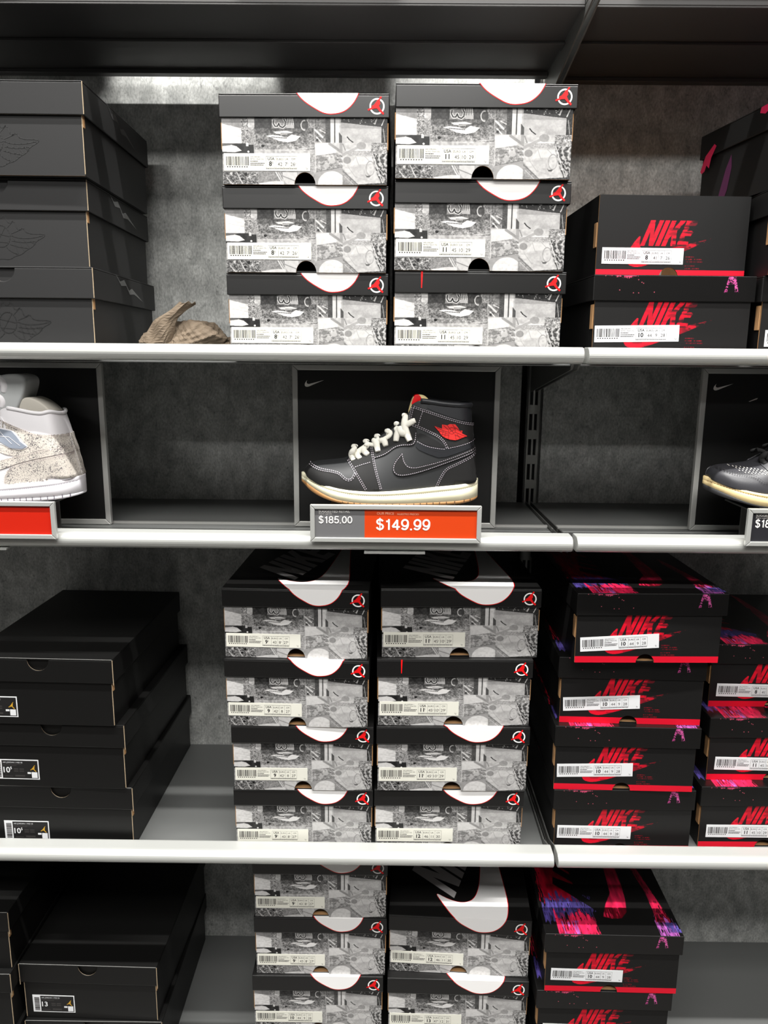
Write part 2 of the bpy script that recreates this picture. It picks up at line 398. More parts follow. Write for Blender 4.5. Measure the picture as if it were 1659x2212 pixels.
def shrink(img):
    return (img[0::2, 0::2]+img[1::2, 0::2]+img[0::2, 1::2]+img[1::2, 1::2])/4
def collage_image():
    W, H = 800, 340
    X, Y = np.meshgrid(118+(np.arange(W)+.5)/W*1462, 325+(np.arange(H)+.5)/H*583)
    n1 = vnoise(H, W, 70, 165, 1); n2 = vnoise(H, W, 35, 80, 2); n3 = vnoise(H, W, 14, 30, 3); n4 = vnoise(H, W, 6, 12, 4); n0 = np.kron(rng.random((H//2, W//2)), np.ones((2, 2)))
    fine = (n1-.5)*.5+(n0-.5)*.35; mid = n2-.5; big = n3-.5
    g = np.full((H, W), .66)+.10*mid
    def R(x0, x1, y0, y1): return (X >= x0) & (X < x1) & (Y >= y0) & (Y < y1)
    def S(m, v): g[m] = (v if np.isscalar(v) else v[m])
    def P(poly, v): S(pmask(X, Y, poly), v)
    def line(x0, y0, x1, y1, w, v):
        dx, dy = x1-x0, y1-y0; L2 = dx*dx+dy*dy
        t = np.clip(((X-x0)*dx+(Y-y0)*dy)/L2, 0, 1); S(np.hypot(X-x0-t*dx, Y-y0-t*dy) < w/2, v)
    def ell(cx, cy, rx, ry, v, ring=0):
        q = np.hypot((X-cx)/rx, (Y-cy)/ry); S((q < 1) & (q > ring), v)
    # upper left photographs
    S(R(0, 292, 325, 555), .60+.10*big+.06*fine); P([(118, 395), (200, 405), (292, 440), (292, 555), (118, 555)], .90+.06*mid)
    line(118, 392, 292, 432, 7, .88); line(150, 470, 290, 500, 4, .80); line(118, 430, 290, 470, 3, .84)
    S(R(292, 352, 325, 580), .58+.9*fine); S(R(352, 408, 325, 420), .76+.1*mid)
    S(R(352, 930, 420, 560), .46+.55*fine+.2*mid); S(R(352, 420, 420, 560), .62+.6*fine)
    S(R(408, 930, 325, 425), .27+.12*mid+.10*fine); S(R(870, 935, 325, 560), .55+.6*fine)
    S(R(408, 930, 425, 470), .38+.3*fine+.15*mid)
    S(R(560, 690, 325, 430), .56+.12*mid)
    for w_, v_ in ((24, .84), (10, .14)):             # outlined figures
        for pl in ([(580, 356), (577, 386), (590, 410), (612, 410), (624, 384), (634, 410), (658, 420), (680, 402), (682, 370), (670, 350)], [(588, 322), (600, 336), (630, 326)], [(652, 322), (668, 338), (680, 322)]):
            for (x0, y0), (x1, y1) in zip(pl, pl[1:]): line(x0, y0, x1, y1, w_, v_)
    for k in range(4): line(700+k*15, 332, 708+k*15, 400, 9, .80+.02*k)
    S(R(690, 760, 395, 425), .72)
    ell(850, 400, 34, 46, .80, .74); S(R(858, 900, 352, 450) & (np.hypot((X-850)/34, (Y-400)/46) < 1), .3)
    P([(505, 492), (560, 482), (640, 490), (690, 506), (735, 478), (815, 494), (770, 532), (700, 546), (620, 532), (560, 505)], .95)
    P([(570, 455), (690, 445), (750, 462), (690, 478), (600, 472)], .86); line(560, 500, 690, 510, 6, .3); line(640, 468, 760, 470, 4, .3)
    # middle band
    S(R(0, 345, 557, 646), .22+.06*mid); P([(118, 575), (190, 566), (245, 580), (292, 618), (230, 632), (118, 628)], .88); P([(118, 557), (230, 557), (190, 572), (118, 580)], .45)
    S(R(345, 400, 566, 646), .20+.05*fine); ell(350, 626, 9, 9, .9); S(R(330, 352, 552, 580), .85); line(400, 570, 408, 640, 6, .7)
    S(R(405, 935, 557, 606), .60+.5*fine+.15*mid); S(R(412, 935, 606, 646), .75+.16*mid); ell(479, 577, 14, 13, .18); ell(770, 572, 16, 7, .42)
    line(800, 600, 930, 590, 5, .85)
    # under and around the label
    S(R(118, 940, 646, 802), .68+.14*mid); S(R(895, 945, 640, 802), .68+.4*fine)
    S(R(118, 430, 800, 910), .44+1.0*fine+.3*mid); ell(322, 820, 13, 13, .12); ell(288, 862, 14, 13, .15); line(240, 800, 290, 900, 8, .82); ell(190, 815, 12, 12, .8); line(150, 850, 200, 905, 7, .85)
    S(R(430, 660, 800, 910), .58+.3*fine); P([(440, 898), (560, 880), (660, 878), (660, 910), (440, 910)], .86)
    for k in range(3): line(590+k*20, 800, 640+k*13, 885-8*k, 9, .90-.1*k)
    P([(650, 800), (780, 800), (780, 910), (690, 905), (655, 870)], .82); line(640, 830, 770, 880, 8, .58)
    # upper right photographs
    S(R(940, 1080, 325, 548), .52+.5*fine+.2*big); line(945, 440, 1010, 500, 16, .84); line(955, 500, 1000, 545, 12, .84); line(985, 440, 1050, 470, 9, .8); ell(962, 525, 12, 12, .25)
    S(R(1000, 1085, 330, 425), .50+.2*mid); S(R(1035, 1085, 330, 548), .34+.2*fine)
    S(R(1080, 1112, 325, 548), .84); S(R(1112, 1121, 325, 548), .22); S(R(1121, 1170, 325, 548), .86+.04*mid); S(R(1160, 1580, 325, 548), .74+.10*big+.05*fine)
    P([(1173, 325), (1580, 325), (1580, 415), (1530, 412), (1400, 400), (1173, 374)], .24+.12*fine)
    for _ in range(22):
        ell(rng.uniform(1190, 1560), rng.uniform(330, 385), 5, 4, rng.uniform(.6, .9))
    line(1470, 385, 1490, 335, 12, .8); line(1530, 400, 1560, 330, 8, .85)
    P([(1173, 376), (1400, 402), (1530, 414), (1530, 425), (1173, 425)], .66); S(R(1528, 1580, 412, 548), .26+.4*fine); line(1545, 430, 1560, 540, 6, .7)
    line(1228, 498, 1246, 520, 9, .14); line(1246, 520, 1278, 542, 8, .14); P([(1155, 458), (1182, 490), (1182, 548), (1155, 548)], .36)
    # lower right photographs
    S(R(940, 1185, 546, 910), .80+.06*mid); P([(940, 560), (1060, 546), (1120, 600), (1130, 640), (950, 656)], .87)
    line(1070, 556, 1180, 628, 22, .62); S(R(1158, 1186, 546, 630), .66)
    P([(948, 660), (1130, 632), (1185, 660), (1185, 770), (1060, 790), (950, 800)], .66+.7*fine*0.6+.3*mid); ell(1000, 690, 24, 20, .55); ell(1090, 700, 30, 26, .78); ell(1040, 745, 26, 20, .74)
    line(950, 800, 1185, 752, 7, .48); P([(940, 802), (1185, 760), (1185, 910), (940, 910)], .66); q = np.hypot((X-1090)/125, (Y-905)/115); S((q < 1) & R(940, 1187, 780, 910), .87+.04*mid)
    S(R(1185, 1580, 546, 910), .79+.06*mid+.03*fine); S(R(1190, 1450, 606, 612), .92); S(R(1235, 1452, 614, 656), .70+.3*fine)
    line(1190, 650, 1330, 580, 22, .70); ell(1352, 572, 42, 32, .64); ell(1226, 696, 34, 30, .60); line(1190, 560, 1210, 610, 10, .6)
    P([(1300, 668), (1440, 668), (1460, 720), (1260, 740)], .86); line(1300, 660, 1330, 740, 5, .7); line(1380, 660, 1420, 700, 5, .7)
    ell(1432, 765, 40, 66, .66, .84); P([(1385, 815), (1400, 830), (1440, 826), (1425, 842), (1400, 842)], .40)
    P([(1186, 770), (1225, 810), (1300, 880), (1330, 910), (1186, 910)], .62+.25*fine); line(1188, 790, 1320, 905, 7, .48); line(1200, 830, 1280, 905, 6, .8)
    line(1240, 760, 1300, 840, 5, .68); line(1300, 840, 1480, 890, 5, .72)
    bx = 1450+((np.clip(Y, 640, 910)-640)/270)**1.6*85
    sw = np.sin((X-bx)*.13+5*np.sin(Y*.02)+n2*5)
    S((X > bx) & (Y > 640), .52+.26*sw+.3*fine); S(R(1440, 1580, 546, 640), .62+.7*fine+.2*mid); line(1452, 640, 1540, 890, 6, .9)
    S((Y > 888+(1580-X)*.06) & (X > 1330), .3+.4*fine)
    g = g+.05*mid+.06*(n4-.5)+.05*fine
    g = np.clip(g, .05, .97); g = np.clip((shrink(g)-.5)*1.12+.455, .04, .93)*.84; img = np.stack([g, g*.992, g*.985], -1)
    return img

def crimson_front_image():
    W, H = 640, 300
    u, v = np.meshgrid((np.arange(W)+.5)/W, (np.arange(H)+.5)/H)
    base = np.array([.058, .056, .055]); img = np.tile(base, (H, W, 1)); red = np.array([.80, .018, .14])
    n1 = vnoise(H, W, 75, 60, 21); n2 = vnoise(H, W, 30, 14, 22); n3 = vnoise(H, W, 50, 8, 23)
    def paint(m, a): img[m] = base*(1-a[m][:, None])+red*a[m][:, None]
    polys, wd = word_polys()
    sw = smooth_poly([(.287, .475), (.250, .555), (.222, .64), (.200, .72), (.197, .79), (.215, .85), (.26, .878), (.32, .862), (.42, .80), (.52, .725), (.62, .645), (.70, .572), (.775, .505), (.70, .540), (.60, .588), (.50, .632), (.42, .665), (.36, .682), (.31, .675), (.289, .64), (.281, .58)], True, 1)
    fade = np.clip((u-.43)/.28, 0, 1)
    a = np.clip(1-.55*fade*(n2 > .50)-.45*fade*fade*(n1 > .5)-.18*(n2 > .6), 0.12, 1)
    m = pmask(u, v, sw); a2 = np.clip(1-.25*(n2 > .6)-np.clip((u-.55)/.2, 0, 1)*(.35+.9*(n1 > .5)), 0, 1); paint(m, a2)
    edge = .010*(n3-.5)*np.clip((u-.50)/.12, 0, 1)
    for p in polys:                                   # slanted heavy capitals, torn to the right
        q = [(.285+(x/wd)*.318+y*.062, .615-y*.315) for x, y in p]
        halo = pmask(u-edge*1.6, v, q)
        paint(halo, a)
    tear = (n3 > .70) & (u > .50) & (v > .30) & (v < .62) & (u < .66); img[tear] = img[tear]*.45+base*.55
    for k, (y0, x1) in enumerate([(.735, .665), (.765, .71), (.795, .715), (.845, .66), (.88, .70), (.915, .74)]):
        for i in range(int((x1-.595)/.0065)):
            if rng.random() < .8:
                mm = (u > .596+i*.0065) & (u < .596+i*.0065+.0048) & (v > y0) & (v < y0+.015); img[mm] = red*rng.uniform(.35, .8)
    img[v > .908] = red*.97+.01
    return shrink(np.clip(img, 0, 1))
def crimson_lid_image(front=False):
    base = np.array([.058, .056, .055])
    if front:
        W, H = 560, 84
        u, v = np.meshgrid((np.arange(W)+.5)/W, (np.arange(H)+.5)/H)
        img = np.tile(base, (H, W, 1)); n1 = vnoise(H, W, 30, 170, 31); n2 = vnoise(H, W, 5, 60, 32); r0 = rng.random((H, W+3))
        p = np.exp(-((u-.2)/.11)**2)*np.exp(-v/.22)+.6*np.exp(-((u-.95)/.04)**2)*np.exp(-v/.2)
        m = (p*(.4+n2) > .40+.5*n1); img[m] = np.array([.72, .25, .38])
        m = (np.kron(r0[:H//3+1, :W//3+1], np.ones((3, 3)))[:H, :W] < .02*np.exp(-((u-.25)/.15)**2)*(1-v)); img[m] = np.array([.8, .35, .42])
        d = np.abs(u-.85); m = (d < .022+.035*v) & (v < .66) & (n1+.3*n2 > .42+.45*v) & ~((np.abs(u-.848) < .012+.02*v) & (v > .30)); img[m] = np.array([.70, .28, .52])+.2*(n2[m][:, None]-.5)
        return shrink(np.clip(img, 0, 1))
    W, H = 440, 560
    x, y = np.meshgrid((np.arange(W)+.5)/W*.225, (1-(np.arange(H)+.5)/H)*.335)     # metres from the front left corner
    img = np.tile(base, (H, W, 1)); n1 = vnoise(H, W, 30, 210, 41); n2 = vnoise(H, W, 18, 60, 42); n3 = vnoise(H, W, 9, 10, 43)
    pink = np.array([.76, .12, .27]); red = np.array([.62, .05, .15]); blue = np.array([.26, .22, .46]); lil = np.array([.54, .28, .54])
    def put(m, c, k=.25): img[m] = np.clip(c*(1-k+2*k*n2[m][:, None]), 0, 1)
    fr = .03*(n1-.5)+.02*(n2-.5)
    put((x > .008+.4*fr) & (x < .07) & (y > .085+fr) & (y < .30), red)                    # big brushed block behind the letters
    put((x > .012) & (x < .095) & (y > .046+fr) & (y < .085+fr) & (n1 > .25), blue*.8)
    put((x > .004) & (x < .055) & (y > .024+fr*.5) & (y < .07+fr) & (n1 > .38), blue)
    put((x > .022) & (x < .088-.5*fr) & (y > -.01) & (y < .042+fr) & (n1 > .24), pink)
    put((x > .03) & (x < .06) & (y < .03) & (n1 > .55), lil)
    body = [(.104, .040), (.118, .036), (.134, .037), (.147, .052), (.153, .08), (.157, .12), (.158, .20), (.154, .30), (.146, .33), (.140, .20), (.131, .097), (.116, .070)]
    m = pmask(x, y, body); put(m, pink*.92)
    m2 = m & (y < .062); put(m2 & (n1 > .3), red*.55)
    st = pmask(x, y, [(.190, .20), (.199, .15), (.213, .051), (.216, .030), (.190, .030), (.193, .051), (.194, .10), (.186, .16)]); put(st & (n1 > .2), pink*.85); put(st & (y < .062) & (y > .03) & (n1 > .5), red*.4)
    put((x > .188) & (x < .219) & (y > -.01) & (y < .028+fr) & (n1 > .30), lil); put((x > .203) & (y < .03) & (y > .008) & (n1 > .45), blue)
    polys, wd = word_polys()
    for p in polys:
        q = [(.106+a*.016-b*.072, .043+a*.074+b*.075) for a, b in p]
        img[pmask(x, y, q)] = base
    return shrink(np.clip(img, 0, 1))

PRINT_HOLE = (.50, .064, .185)
ME_COLLAGE = grid_print('collage_print', collage_image(), M_PRINT, PRINT_HOLE)
CR_HOLE = (.49, .064, .125)
ME_CRIMSON = grid_print('crimson_print', crimson_front_image(), M_PRINT2, CR_HOLE)
ME_CLID = grid_print('brush_print', crimson_lid_image(), M_PRINT3)
ME_CLIDF = grid_print('speckle_print', crimson_lid_image(True), M_PRINT3)

# ------------------------------------------------------------------ shoe boxes
T = 0.0022
CACHE = {}
def body_mesh(key, w, d, h, hole, outer, hole_top=False):
    k = ('body', key, w, d, h)
    if k in CACHE: return CACHE[k]
    mb = MB(); x0, x1 = -w/2, w/2
    if hole:
        cx, rx, rz = hole; cx = x0+cx*w; rx *= w
        a = arc(cx, 0, rx, rz, PI, 0, 16)
        poly = [(x0, 0)]+[(p[0], max(p[1], 0)) for p in a]+[(x1, 0), (x1, h), (x0, h)]
        mb.prism(poly, 0, T, 0, 1, 1)
    else:
        mb.box(x0, x1, 0, T, 0, h, 0, [0, 0, 0, 1, 1, 1])
    mb.box(x0, x1, d-T, d, 0, h, 0, [0, 0, 1, 0, 0, 1])
    mb.box(x0, x0+T, T, d-T, 0, h, 0, [0, 1, 0, 0, 0, 1]); mb.box(x1-T, x1, T, d-T, 0, h, 0, [1, 0, 0, 0, 0, 1])
    mb.box(x0+T, x1-T, T, d-T, 0, T, 0, [0, 0, 0, 0, 0, 1])
    CACHE[k] = mb.mesh('body', [outer, M_KRAFT]); return CACHE[k]
def lid_mesh(key, w, d, lh, outer, notch=None):
    """lid local z: 0 = top surface, skirts go down to -lh; origin front centre of the lid"""
    k = ('lid', key, w, d, lh)
    if k in CACHE: return CACHE[k]
    mb = MB(); x0, x1 = -w/2, w/2
    mb.box(x0, x1, 0, d, -T, 0, 0)
    if notch:
        rx, rz = notch; a = arc(0, -T, rx, rz, 2*PI, PI, 16)
        poly = [(x0, -lh), (x1, -lh), (x1, -T)]+[(p[0], min(p[1], -T)) for p in a]+[(x0, -T)]
        mb.prism(poly, 0, T, 0, 1, 1)
    else: mb.box(x0, x1, 0, T, -lh, -T, 0, [0, 0, 0, 1, 0, 0])
    mb.box(x0, x1, d-T, d, -lh, -T, 0); mb.box(x0, x0+T, T, d-T, -lh, -T, 0); mb.box(x1-T, x1, T, d-T, -lh, -T, 0)
    CACHE[k] = mb.mesh('lid', [outer, M_KEDGE], bevel=0.0009, seg=2); return CACHE[k]
def tab_mesh():
    if 'tab' in CACHE: return CACHE['tab']
    mb = MB(); mb.box(-.0008, .0008, 0, .012, -.0165, .0165); CACHE['tab'] = mb.mesh('cardboard_tab', M_KRAFT, bevel=.0004, seg=1); return CACHE['tab']

def half(s):      # '8.5' -> ('8','5')
    return s.split('.') if '.' in s else (s, '')
def white_label_mesh(sizes, cool):
    k = ('wl', sizes, cool)
    if k in CACHE: return CACHE[k]
    LW, LH = .1135, .0215
    mb = MB(); mb.box(0, LW, 0, .0003, 0, LH)
    lab = mb.mesh('size_label', M_STICKW if cool else M_STICK)
    ink = MB(); y = -.00012; r = random.Random(5)
    x = .003
    while x < .0325:                                   # bar code
        bw = r.choice([.0004, .0006, .0010, .0014]); ink.box(x, x+bw, y, 0.0001, .0065, .0175, r.choice([0, 0, 1])); x += bw+r.choice([.0005, .0007, .0010])
    for i in range(9):
        ink.box(.004+i*.0032, .0056+i*.0032, y, 0.0001, .0042, .0056, 1)
    for j, (s, m) in enumerate((('AIR JORDAN 1', 0), ('RETRO HIGH OG', 0))): put_text(ink, s, .035, .0163-j*.0026, .0023, y, m=m)
    for j, (a, z) in enumerate(((.010, .0112), (.018, .0087), (.017, .0066))):
        xx = .035
        while xx < .035+a:
            q = r.uniform(.0008, .0018); ink.box(xx, xx+q, y, .0001, z, z+.0011, 1); xx += q+.0004
    cols = [.0555, .0690, .0788, .0868, .0965]
    for c in cols: ink.box(c-.0001, c+.0001, y, .0001, .0042, .0180, 1)
    ink.box(cols[0], cols[-1], y, .0001, .0041, .0043, 1); ink.box(cols[0], cols[-1], y, .0001, .0179, .0181, 1)
    xx = cols[0]
    while xx < cols[-1]-.001:
        q = r.uniform(.0008, .002); ink.box(xx, xx+q, y, .0001, .0024, .0033, 1); xx += q+.0004
    for i, (hd, s) in enumerate(zip(('USA', 'EURO', 'UK', 'CM'), sizes)):
        cx = (cols[i]+cols[i+1])/2; a, b = half(s)
        put_text(ink, hd, cx, .0134, .0050 if i == 0 else .0034, y, 'c', 0 if i == 0 else 1, .012 if i == 0 else .0)
        sz = .0078 if i == 0 else .0062; e = put_text(ink, a, cx-(.0009 if b else 0), .0062, sz, y, 'c', 0 if i == 0 else 1, .03 if i == 0 else 0)
        if b: put_text(ink, b, e+.0003, .0062+sz*.35, sz*.45, y, 'l', 0 if i == 0 else 1)
    ink.box(.1085, .1100, y, .0001, .0024, .0028, 1); ink.box(.1096, .1100, y, .0001, .0024, .0042, 1); ink.box(.1080, .1084, y, .0001, .0030, .0046, 1)
    im = ink.mesh('label_print', [M_INK, M_INKG])
    CACHE[k] = (lab, im, LW, LH); return CACHE[k]

def lid_art():
    """logo printed over lid top and front: coordinates s (from the left edge, m) and t (m, >0 on the top going back, <0 down the front)"""
    outer = [(.076, .059), (.090, .032), (.101, .011), (.109, -.001), (.118, -.010), (.133, -.019), (.144, -.0245), (.155, -.026), (.171, -.0235), (.183, -.015), (.191, -.003),
             (.196, .012), (.199, .041), (.196, .083), (.192, .126), (.186, .20), (.178, .30), (.174, .327)]
    inner = [(.170, .300), (.165, .22), (.161, .16), (.156, .10), (.151, .068), (.143, .047), (.132, .038), (.118, .0355), (.098, .043)]
    return outer+inner
def lid_art_meshes(w, lh, d):
    k = ('art', w, lh, d)
    if k in CACHE: return CACHE[k]
    kx = w/.2346; kf = lh/.0305
    def fold(off):
        def fn(s, t):
            x = -w/2+s*kx
            return (x, -off, t*kf-.0003) if t < 0 else (x, t, off)
        return fn
    def art(poly, off, name, m):
        pts, tris = fill2d(densify(poly, .004))
        bm = bmesh.new(); vs = [bm.verts.new((p[0], p[1], 0)) for p in pts]
        for t in tris:
            try: bm.faces.new([vs[i] for i in t])
            except ValueError: pass
        bmesh.ops.bisect_plane(bm, geom=bm.verts[:]+bm.edges[:]+bm.faces[:], plane_co=(0, 0, 0), plane_no=(0, 1, 0))
        mb = MB(); fn_t = fold(off)
        for f in bm.faces:
            c = sum(v.co.y for v in f.verts)/len(f.verts)
            mb.face([((-w/2+v.co.x*kx, -off*.8, off*.8) if abs(v.co.y) < 1e-6 else ((-w/2+v.co.x*kx, -off, v.co.y*kf) if c < 0 else (-w/2+v.co.x*kx, v.co.y, off))) for v in f.verts])
        bm.free(); me = mb.mesh(name, m, fix=False); return me
    P = lid_art(); n = len(P); big = []
    area = sum(P[i][0]*P[(i+1) % n][1]-P[(i+1) % n][0]*P[i][1] for i in range(n)); sg = 1 if area > 0 else -1
    for i in range(n):
        a = Vector(P[i-1]); b = Vector(P[(i+1) % n]); d_ = (b-a)
        if d_.length < 1e-6: d_ = Vector((1, 0))
        d_.normalize(); nn = Vector((d_.y, -d_.x))*sg*.0011; big.append((P[i][0]+nn.x, P[i][1]+nn.y))
    white = art(smooth_poly(P, True, 2), .00045, 'swoosh', M_WHITE); outl = art(smooth_poly(big, True, 2), .00025, 'swoosh_outline', M_RED)
    lm = MB(); polys, wd = word_polys()
    for p in polys:
        q = [(.109+a*.020-b*.073, .046+a*.066+b*.067) for a, b in p]
        add_poly(lm, q, lambda s, t: (-w/2+s*kx, t, .00045))
    let = lm.mesh('lettering', M_GREYINK)
    CACHE[k] = (white, outl, let); return CACHE[k]
def emblem_meshes():
    if 'emb' in CACHE: return CACHE['emb']
    r = .0098; mb = MB(); A = arc(0, 0, r, r, 0, 2*PI, 40)[:-1]; B = arc(0, 0, r*.80, r*.80, 0, 2*PI, 40)[:-1]
    for i in range(40):
        j = (i+1) % 40; mb.face([(A[i][0], -.0004, A[i][1]), (A[j][0], -.0004, A[j][1]), (B[j][0], -.0004, B[j][1]), (B[i][0], -.0004, B[i][1])])
    ring = mb.mesh('emblem_ring', M_WHITE, fix=True)
    mb = MB(); add_poly(mb, FIG, lambda x, z: (x*r*.98, -.0006, z*r*.98)); fig = mb.mesh('emblem_figure', M_RED)
    mb = MB(); mb.face([(-.0006, -.0005, .002), (.0006, -.0005, .002), (.0016, -.0005, .024), (-.0012, -.0005, .024)]); mb.face([(-.0012, .003, .0005), (.0016, .003, .0005), (.0016, .02, .0005), (-.0012, .02, .0005)]); tail = mb.mesh('swoosh_tip', M_RED)
    CACHE['emb'] = (ring, fig, tail); return CACHE['emb']

def collage_box(label, x, y, z, rz, w, h, sizes, group, d=.33, reversed_lid=False, lab=(.008, 0.0, 0), lid_shift=0.0, lid_dx=0.0):
    lh = .029; wl = w+.005; bw = w
    t = thing('shoe_box', label, 'shoe box', (x, y, z), rz, group)
    vis = h-lh+.0015
    body = link('body', body_mesh('c', bw, d, h-.003, (PRINT_HOLE[0], PRINT_HOLE[1], PRINT_HOLE[2]*vis), M_BLK), t, (0, .003, .0004))
    link('collage_print', ME_COLLAGE, body, (-bw/2, -.0004, 0), scale=(bw, 1, vis))
    lid = link('lid', lid_mesh('c', wl, d+.006, lh, M_BLK), t, (lid_dx, lid_shift, h-.0002))
    ring, fig, tail = emblem_meshes()
    if not reversed_lid:
        wm, om, lm = lid_art_meshes(wl, lh, d)
        link('swoosh_outline', om, lid); link('swoosh', wm, lid); link('lettering', lm, lid)
    else:
        link('swoosh_tip', tail, lid, (-wl/2+.158*wl, 0, -.0245))
    link('emblem_ring', ring, lid, (wl*.428, 0, -lh*.53)); link('emblem_figure', fig, lid, (wl*.428, 0, -lh*.53))
    lm_, ink, LW, LH = white_label_mesh(tuple(sizes), False)
    s = bw*.525/LW; sl = link('size_label', lm_, t, (-bw/2+bw*lab[0], .0021, vis*.205+lab[1]), (0, lab[2], 0), (s, 1, s)); link('label_print', ink, sl)
    for sx in (-1, 1): link('cardboard_tab', tab_mesh(), t, (sx*(bw/2+.0006), .004, h-lh-.022))
    return t

def crimson_box(label, x, y, z, rz, w, h, sizes, group, d=.33, lid=True, lab=(.035, 0.0, 0), lid_shift=0.0, lid_dx=0.0, d_lab=True):
    lh = .034; wl = w+.008
    t = thing('shoe_box', label, 'shoe box', (x, y, z), rz, group)
    hb = h-.003 if lid else h
    body = link('body', body_mesh('r', w, d, hb, (CR_HOLE[0], CR_HOLE[1], CR_HOLE[2]*hb), M_BLK2), t, (0, .0035, .0004))
    link('logo_print', ME_CRIMSON, body, (-w/2, -.0004, 0), scale=(w, 1, hb))
    if lid:
        L = link('lid', lid_mesh('r', wl, d+.007, lh, M_BLK2), t, (lid_dx, lid_shift, h-.0002))
        link('brush_print', ME_CLID, L, (-wl/2+.0008, .0008, .0003), (-PI/2, 0, 0), (wl-.0016, 1, d+.005))
        link('speckle_print', ME_CLIDF, L, (-wl/2+.0008, -.0003, -lh+.0008), (0, 0, 0), (wl-.0016, 1, lh-.0016))
    lm_, ink, LW, LH = white_label_mesh(tuple(sizes), True)
    s = w*.545/LW; sl = link('size_label', lm_, t, (-w/2+w*lab[0], .0026, hb*.165+lab[1]), (0, lab[2], 0), (s, 1, s)); link('label_print', ink, sl)
    link('cardboard_tab', tab_mesh(), t, (-(w/2+.0006), .006, hb*.52)); link('cardboard_tab', tab_mesh(), t, (w/2+.0006, .006, hb*.52))
    return t

def wing_lines():
    L = []
    L.append(smooth_poly([(-.5, .02), (-.40, -.03), (-.36, -.09), (-.28, -.13), (-.22, -.18), (-.14, -.20), (-.08, -.24), (0, -.23), (.08, -.24), (.14, -.20), (.22, -.18), (.28, -.13), (.36, -.09), (.40, -.03), (.5, .02), (.5, .05), (.30, .05), (.26, .12), (.20, .08), (.16, .2), (.10, .15), (.05, .26), (0, .2), (-.05, .26), (-.10, .15), (-.16, .2), (-.20, .08), (-.26, .12), (-.30, .05), (-.5, .05)], True, 1))
    L.append(arc(0, .02, .10, .12, 0, 2*PI, 24)); L.append([(-.09, .06), (.09, .02)]); L.append([(-.06, -.06), (.05, .12)]); L.append([(-.08, -.04), (.07, -.05)])
    for s in (-1, 1):
        L.append(smooth_poly([(s*.48, .03), (s*.34, .0), (s*.2, .0), (s*.11, .03)], False, 1)); L.append(smooth_poly([(s*.40, -.03), (s*.26, -.05), (s*.12, -.03)], False, 1)); L.append(smooth_poly([(s*.30, -.11), (s*.2, -.1), (s*.1, -.07)], False, 1)); L.append(smooth_poly([(s*.18, -.18), (s*.1, -.15), (s*.05, -.10)], False, 1))
        for k in range(4): L.append([(s*(.14+.06*k), -.0-.01*k), (s*(.18+.07*k), -.17+.035*k)])
        L.append([(s*.12, .05), (s*.24, .10)]); L.append([(s*.08, .12), (s*.15, .19)])
    return L
def emboss_mesh():
    if 'wing' in CACHE: return CACHE['wing']
    mb = MB()
    for l in wing_lines(): mb.ribbon(l, .0075, lambda a, b: (a*.118, -.0003, b*.118))
    CACHE['wing'] = mb.mesh('wing_emblem', M_EMB, fix=True); return CACHE['wing']
def varnish_mesh():
    if 'varn' in CACHE: return CACHE['varn']
    mb = MB()
    pts = [(.035, .020), (.055, .010), (.075, .014), (.095, .000), (.11, .004), (.165, -.013), (.120, -.004), (.098, -.006), (.083, .006), (.06, .004)]
    add_poly(mb, pts, lambda a, b: (.0003, a, b)); CACHE['varn'] = mb.mesh('gloss_mark', M_GLOSS); return CACHE['varn']
def black_label_mesh(txt):
    k = ('bl', txt)
    if k in CACHE: return CACHE[k]
    LW, LH = .072, .0335
    mb = MB(); mb.box(0, LW, 0, .0003, 0, LH); lab = mb.mesh('size_label', M_STICKW)
    blk = MB(); y = -.00015; blk.box(.0135, LW-.0016, y, .0001, .0016, LH-.0016, 0)
    r = random.Random(3); z = .003
    while z < LH-.004:
        q = r.choice([.0005, .0009, .0014]); blk.box(.003, .0115, y, .0001, z, z+q, 1); z += q+r.choice([.0005, .0009])
    yy = -.0003; put_text(blk, 'AIR JORDAN 1 MID SE', .0155, .0275, .0032, yy, m=2)
    for j, a in enumerate((.028, .020)):
        xx = .0155
        while xx < .0155+a:
            q = r.uniform(.0008, .002); blk.box(xx, xx+q, yy, 0, .0248-j*.002, .0258-j*.002, 3); xx += q+.0004
    a, b = half(txt); e = put_text(blk, a, .0155, .0115, .0130, yy, m=2, bold=.02)
    if b: e = put_text(blk, b, e+.0004, .0170, .0062, yy, m=2, bold=.02)
    for cx in (.032, .041):
        for j in range(2): blk.box(cx, cx+.007, yy, 0, .0165-j*.0035, .0182-j*.0035, 3)
    for (x0, x1, z0, z1) in ((.0165, .030, .0045, .0055), (.0335, .049, .0045, .0072)): blk.box(x0, x1, yy, 0, z0, z1, 3)
    blk.box(.060, .069, yy, 0, .0028, .0125, 1+1); blk.box(.0535, .059, yy, 0, .0095, .0125, 2)
    add_poly(blk, FIG, lambda x, z_: (.0635+x*.0042, yy, .0185+z_*.0050), 4)
    im = blk.mesh('label_print', [M_INK, M_INKG, M_STICKW, M_INKG, M_GOLD]); CACHE[k] = (lab, im, LW, LH); return CACHE[k]
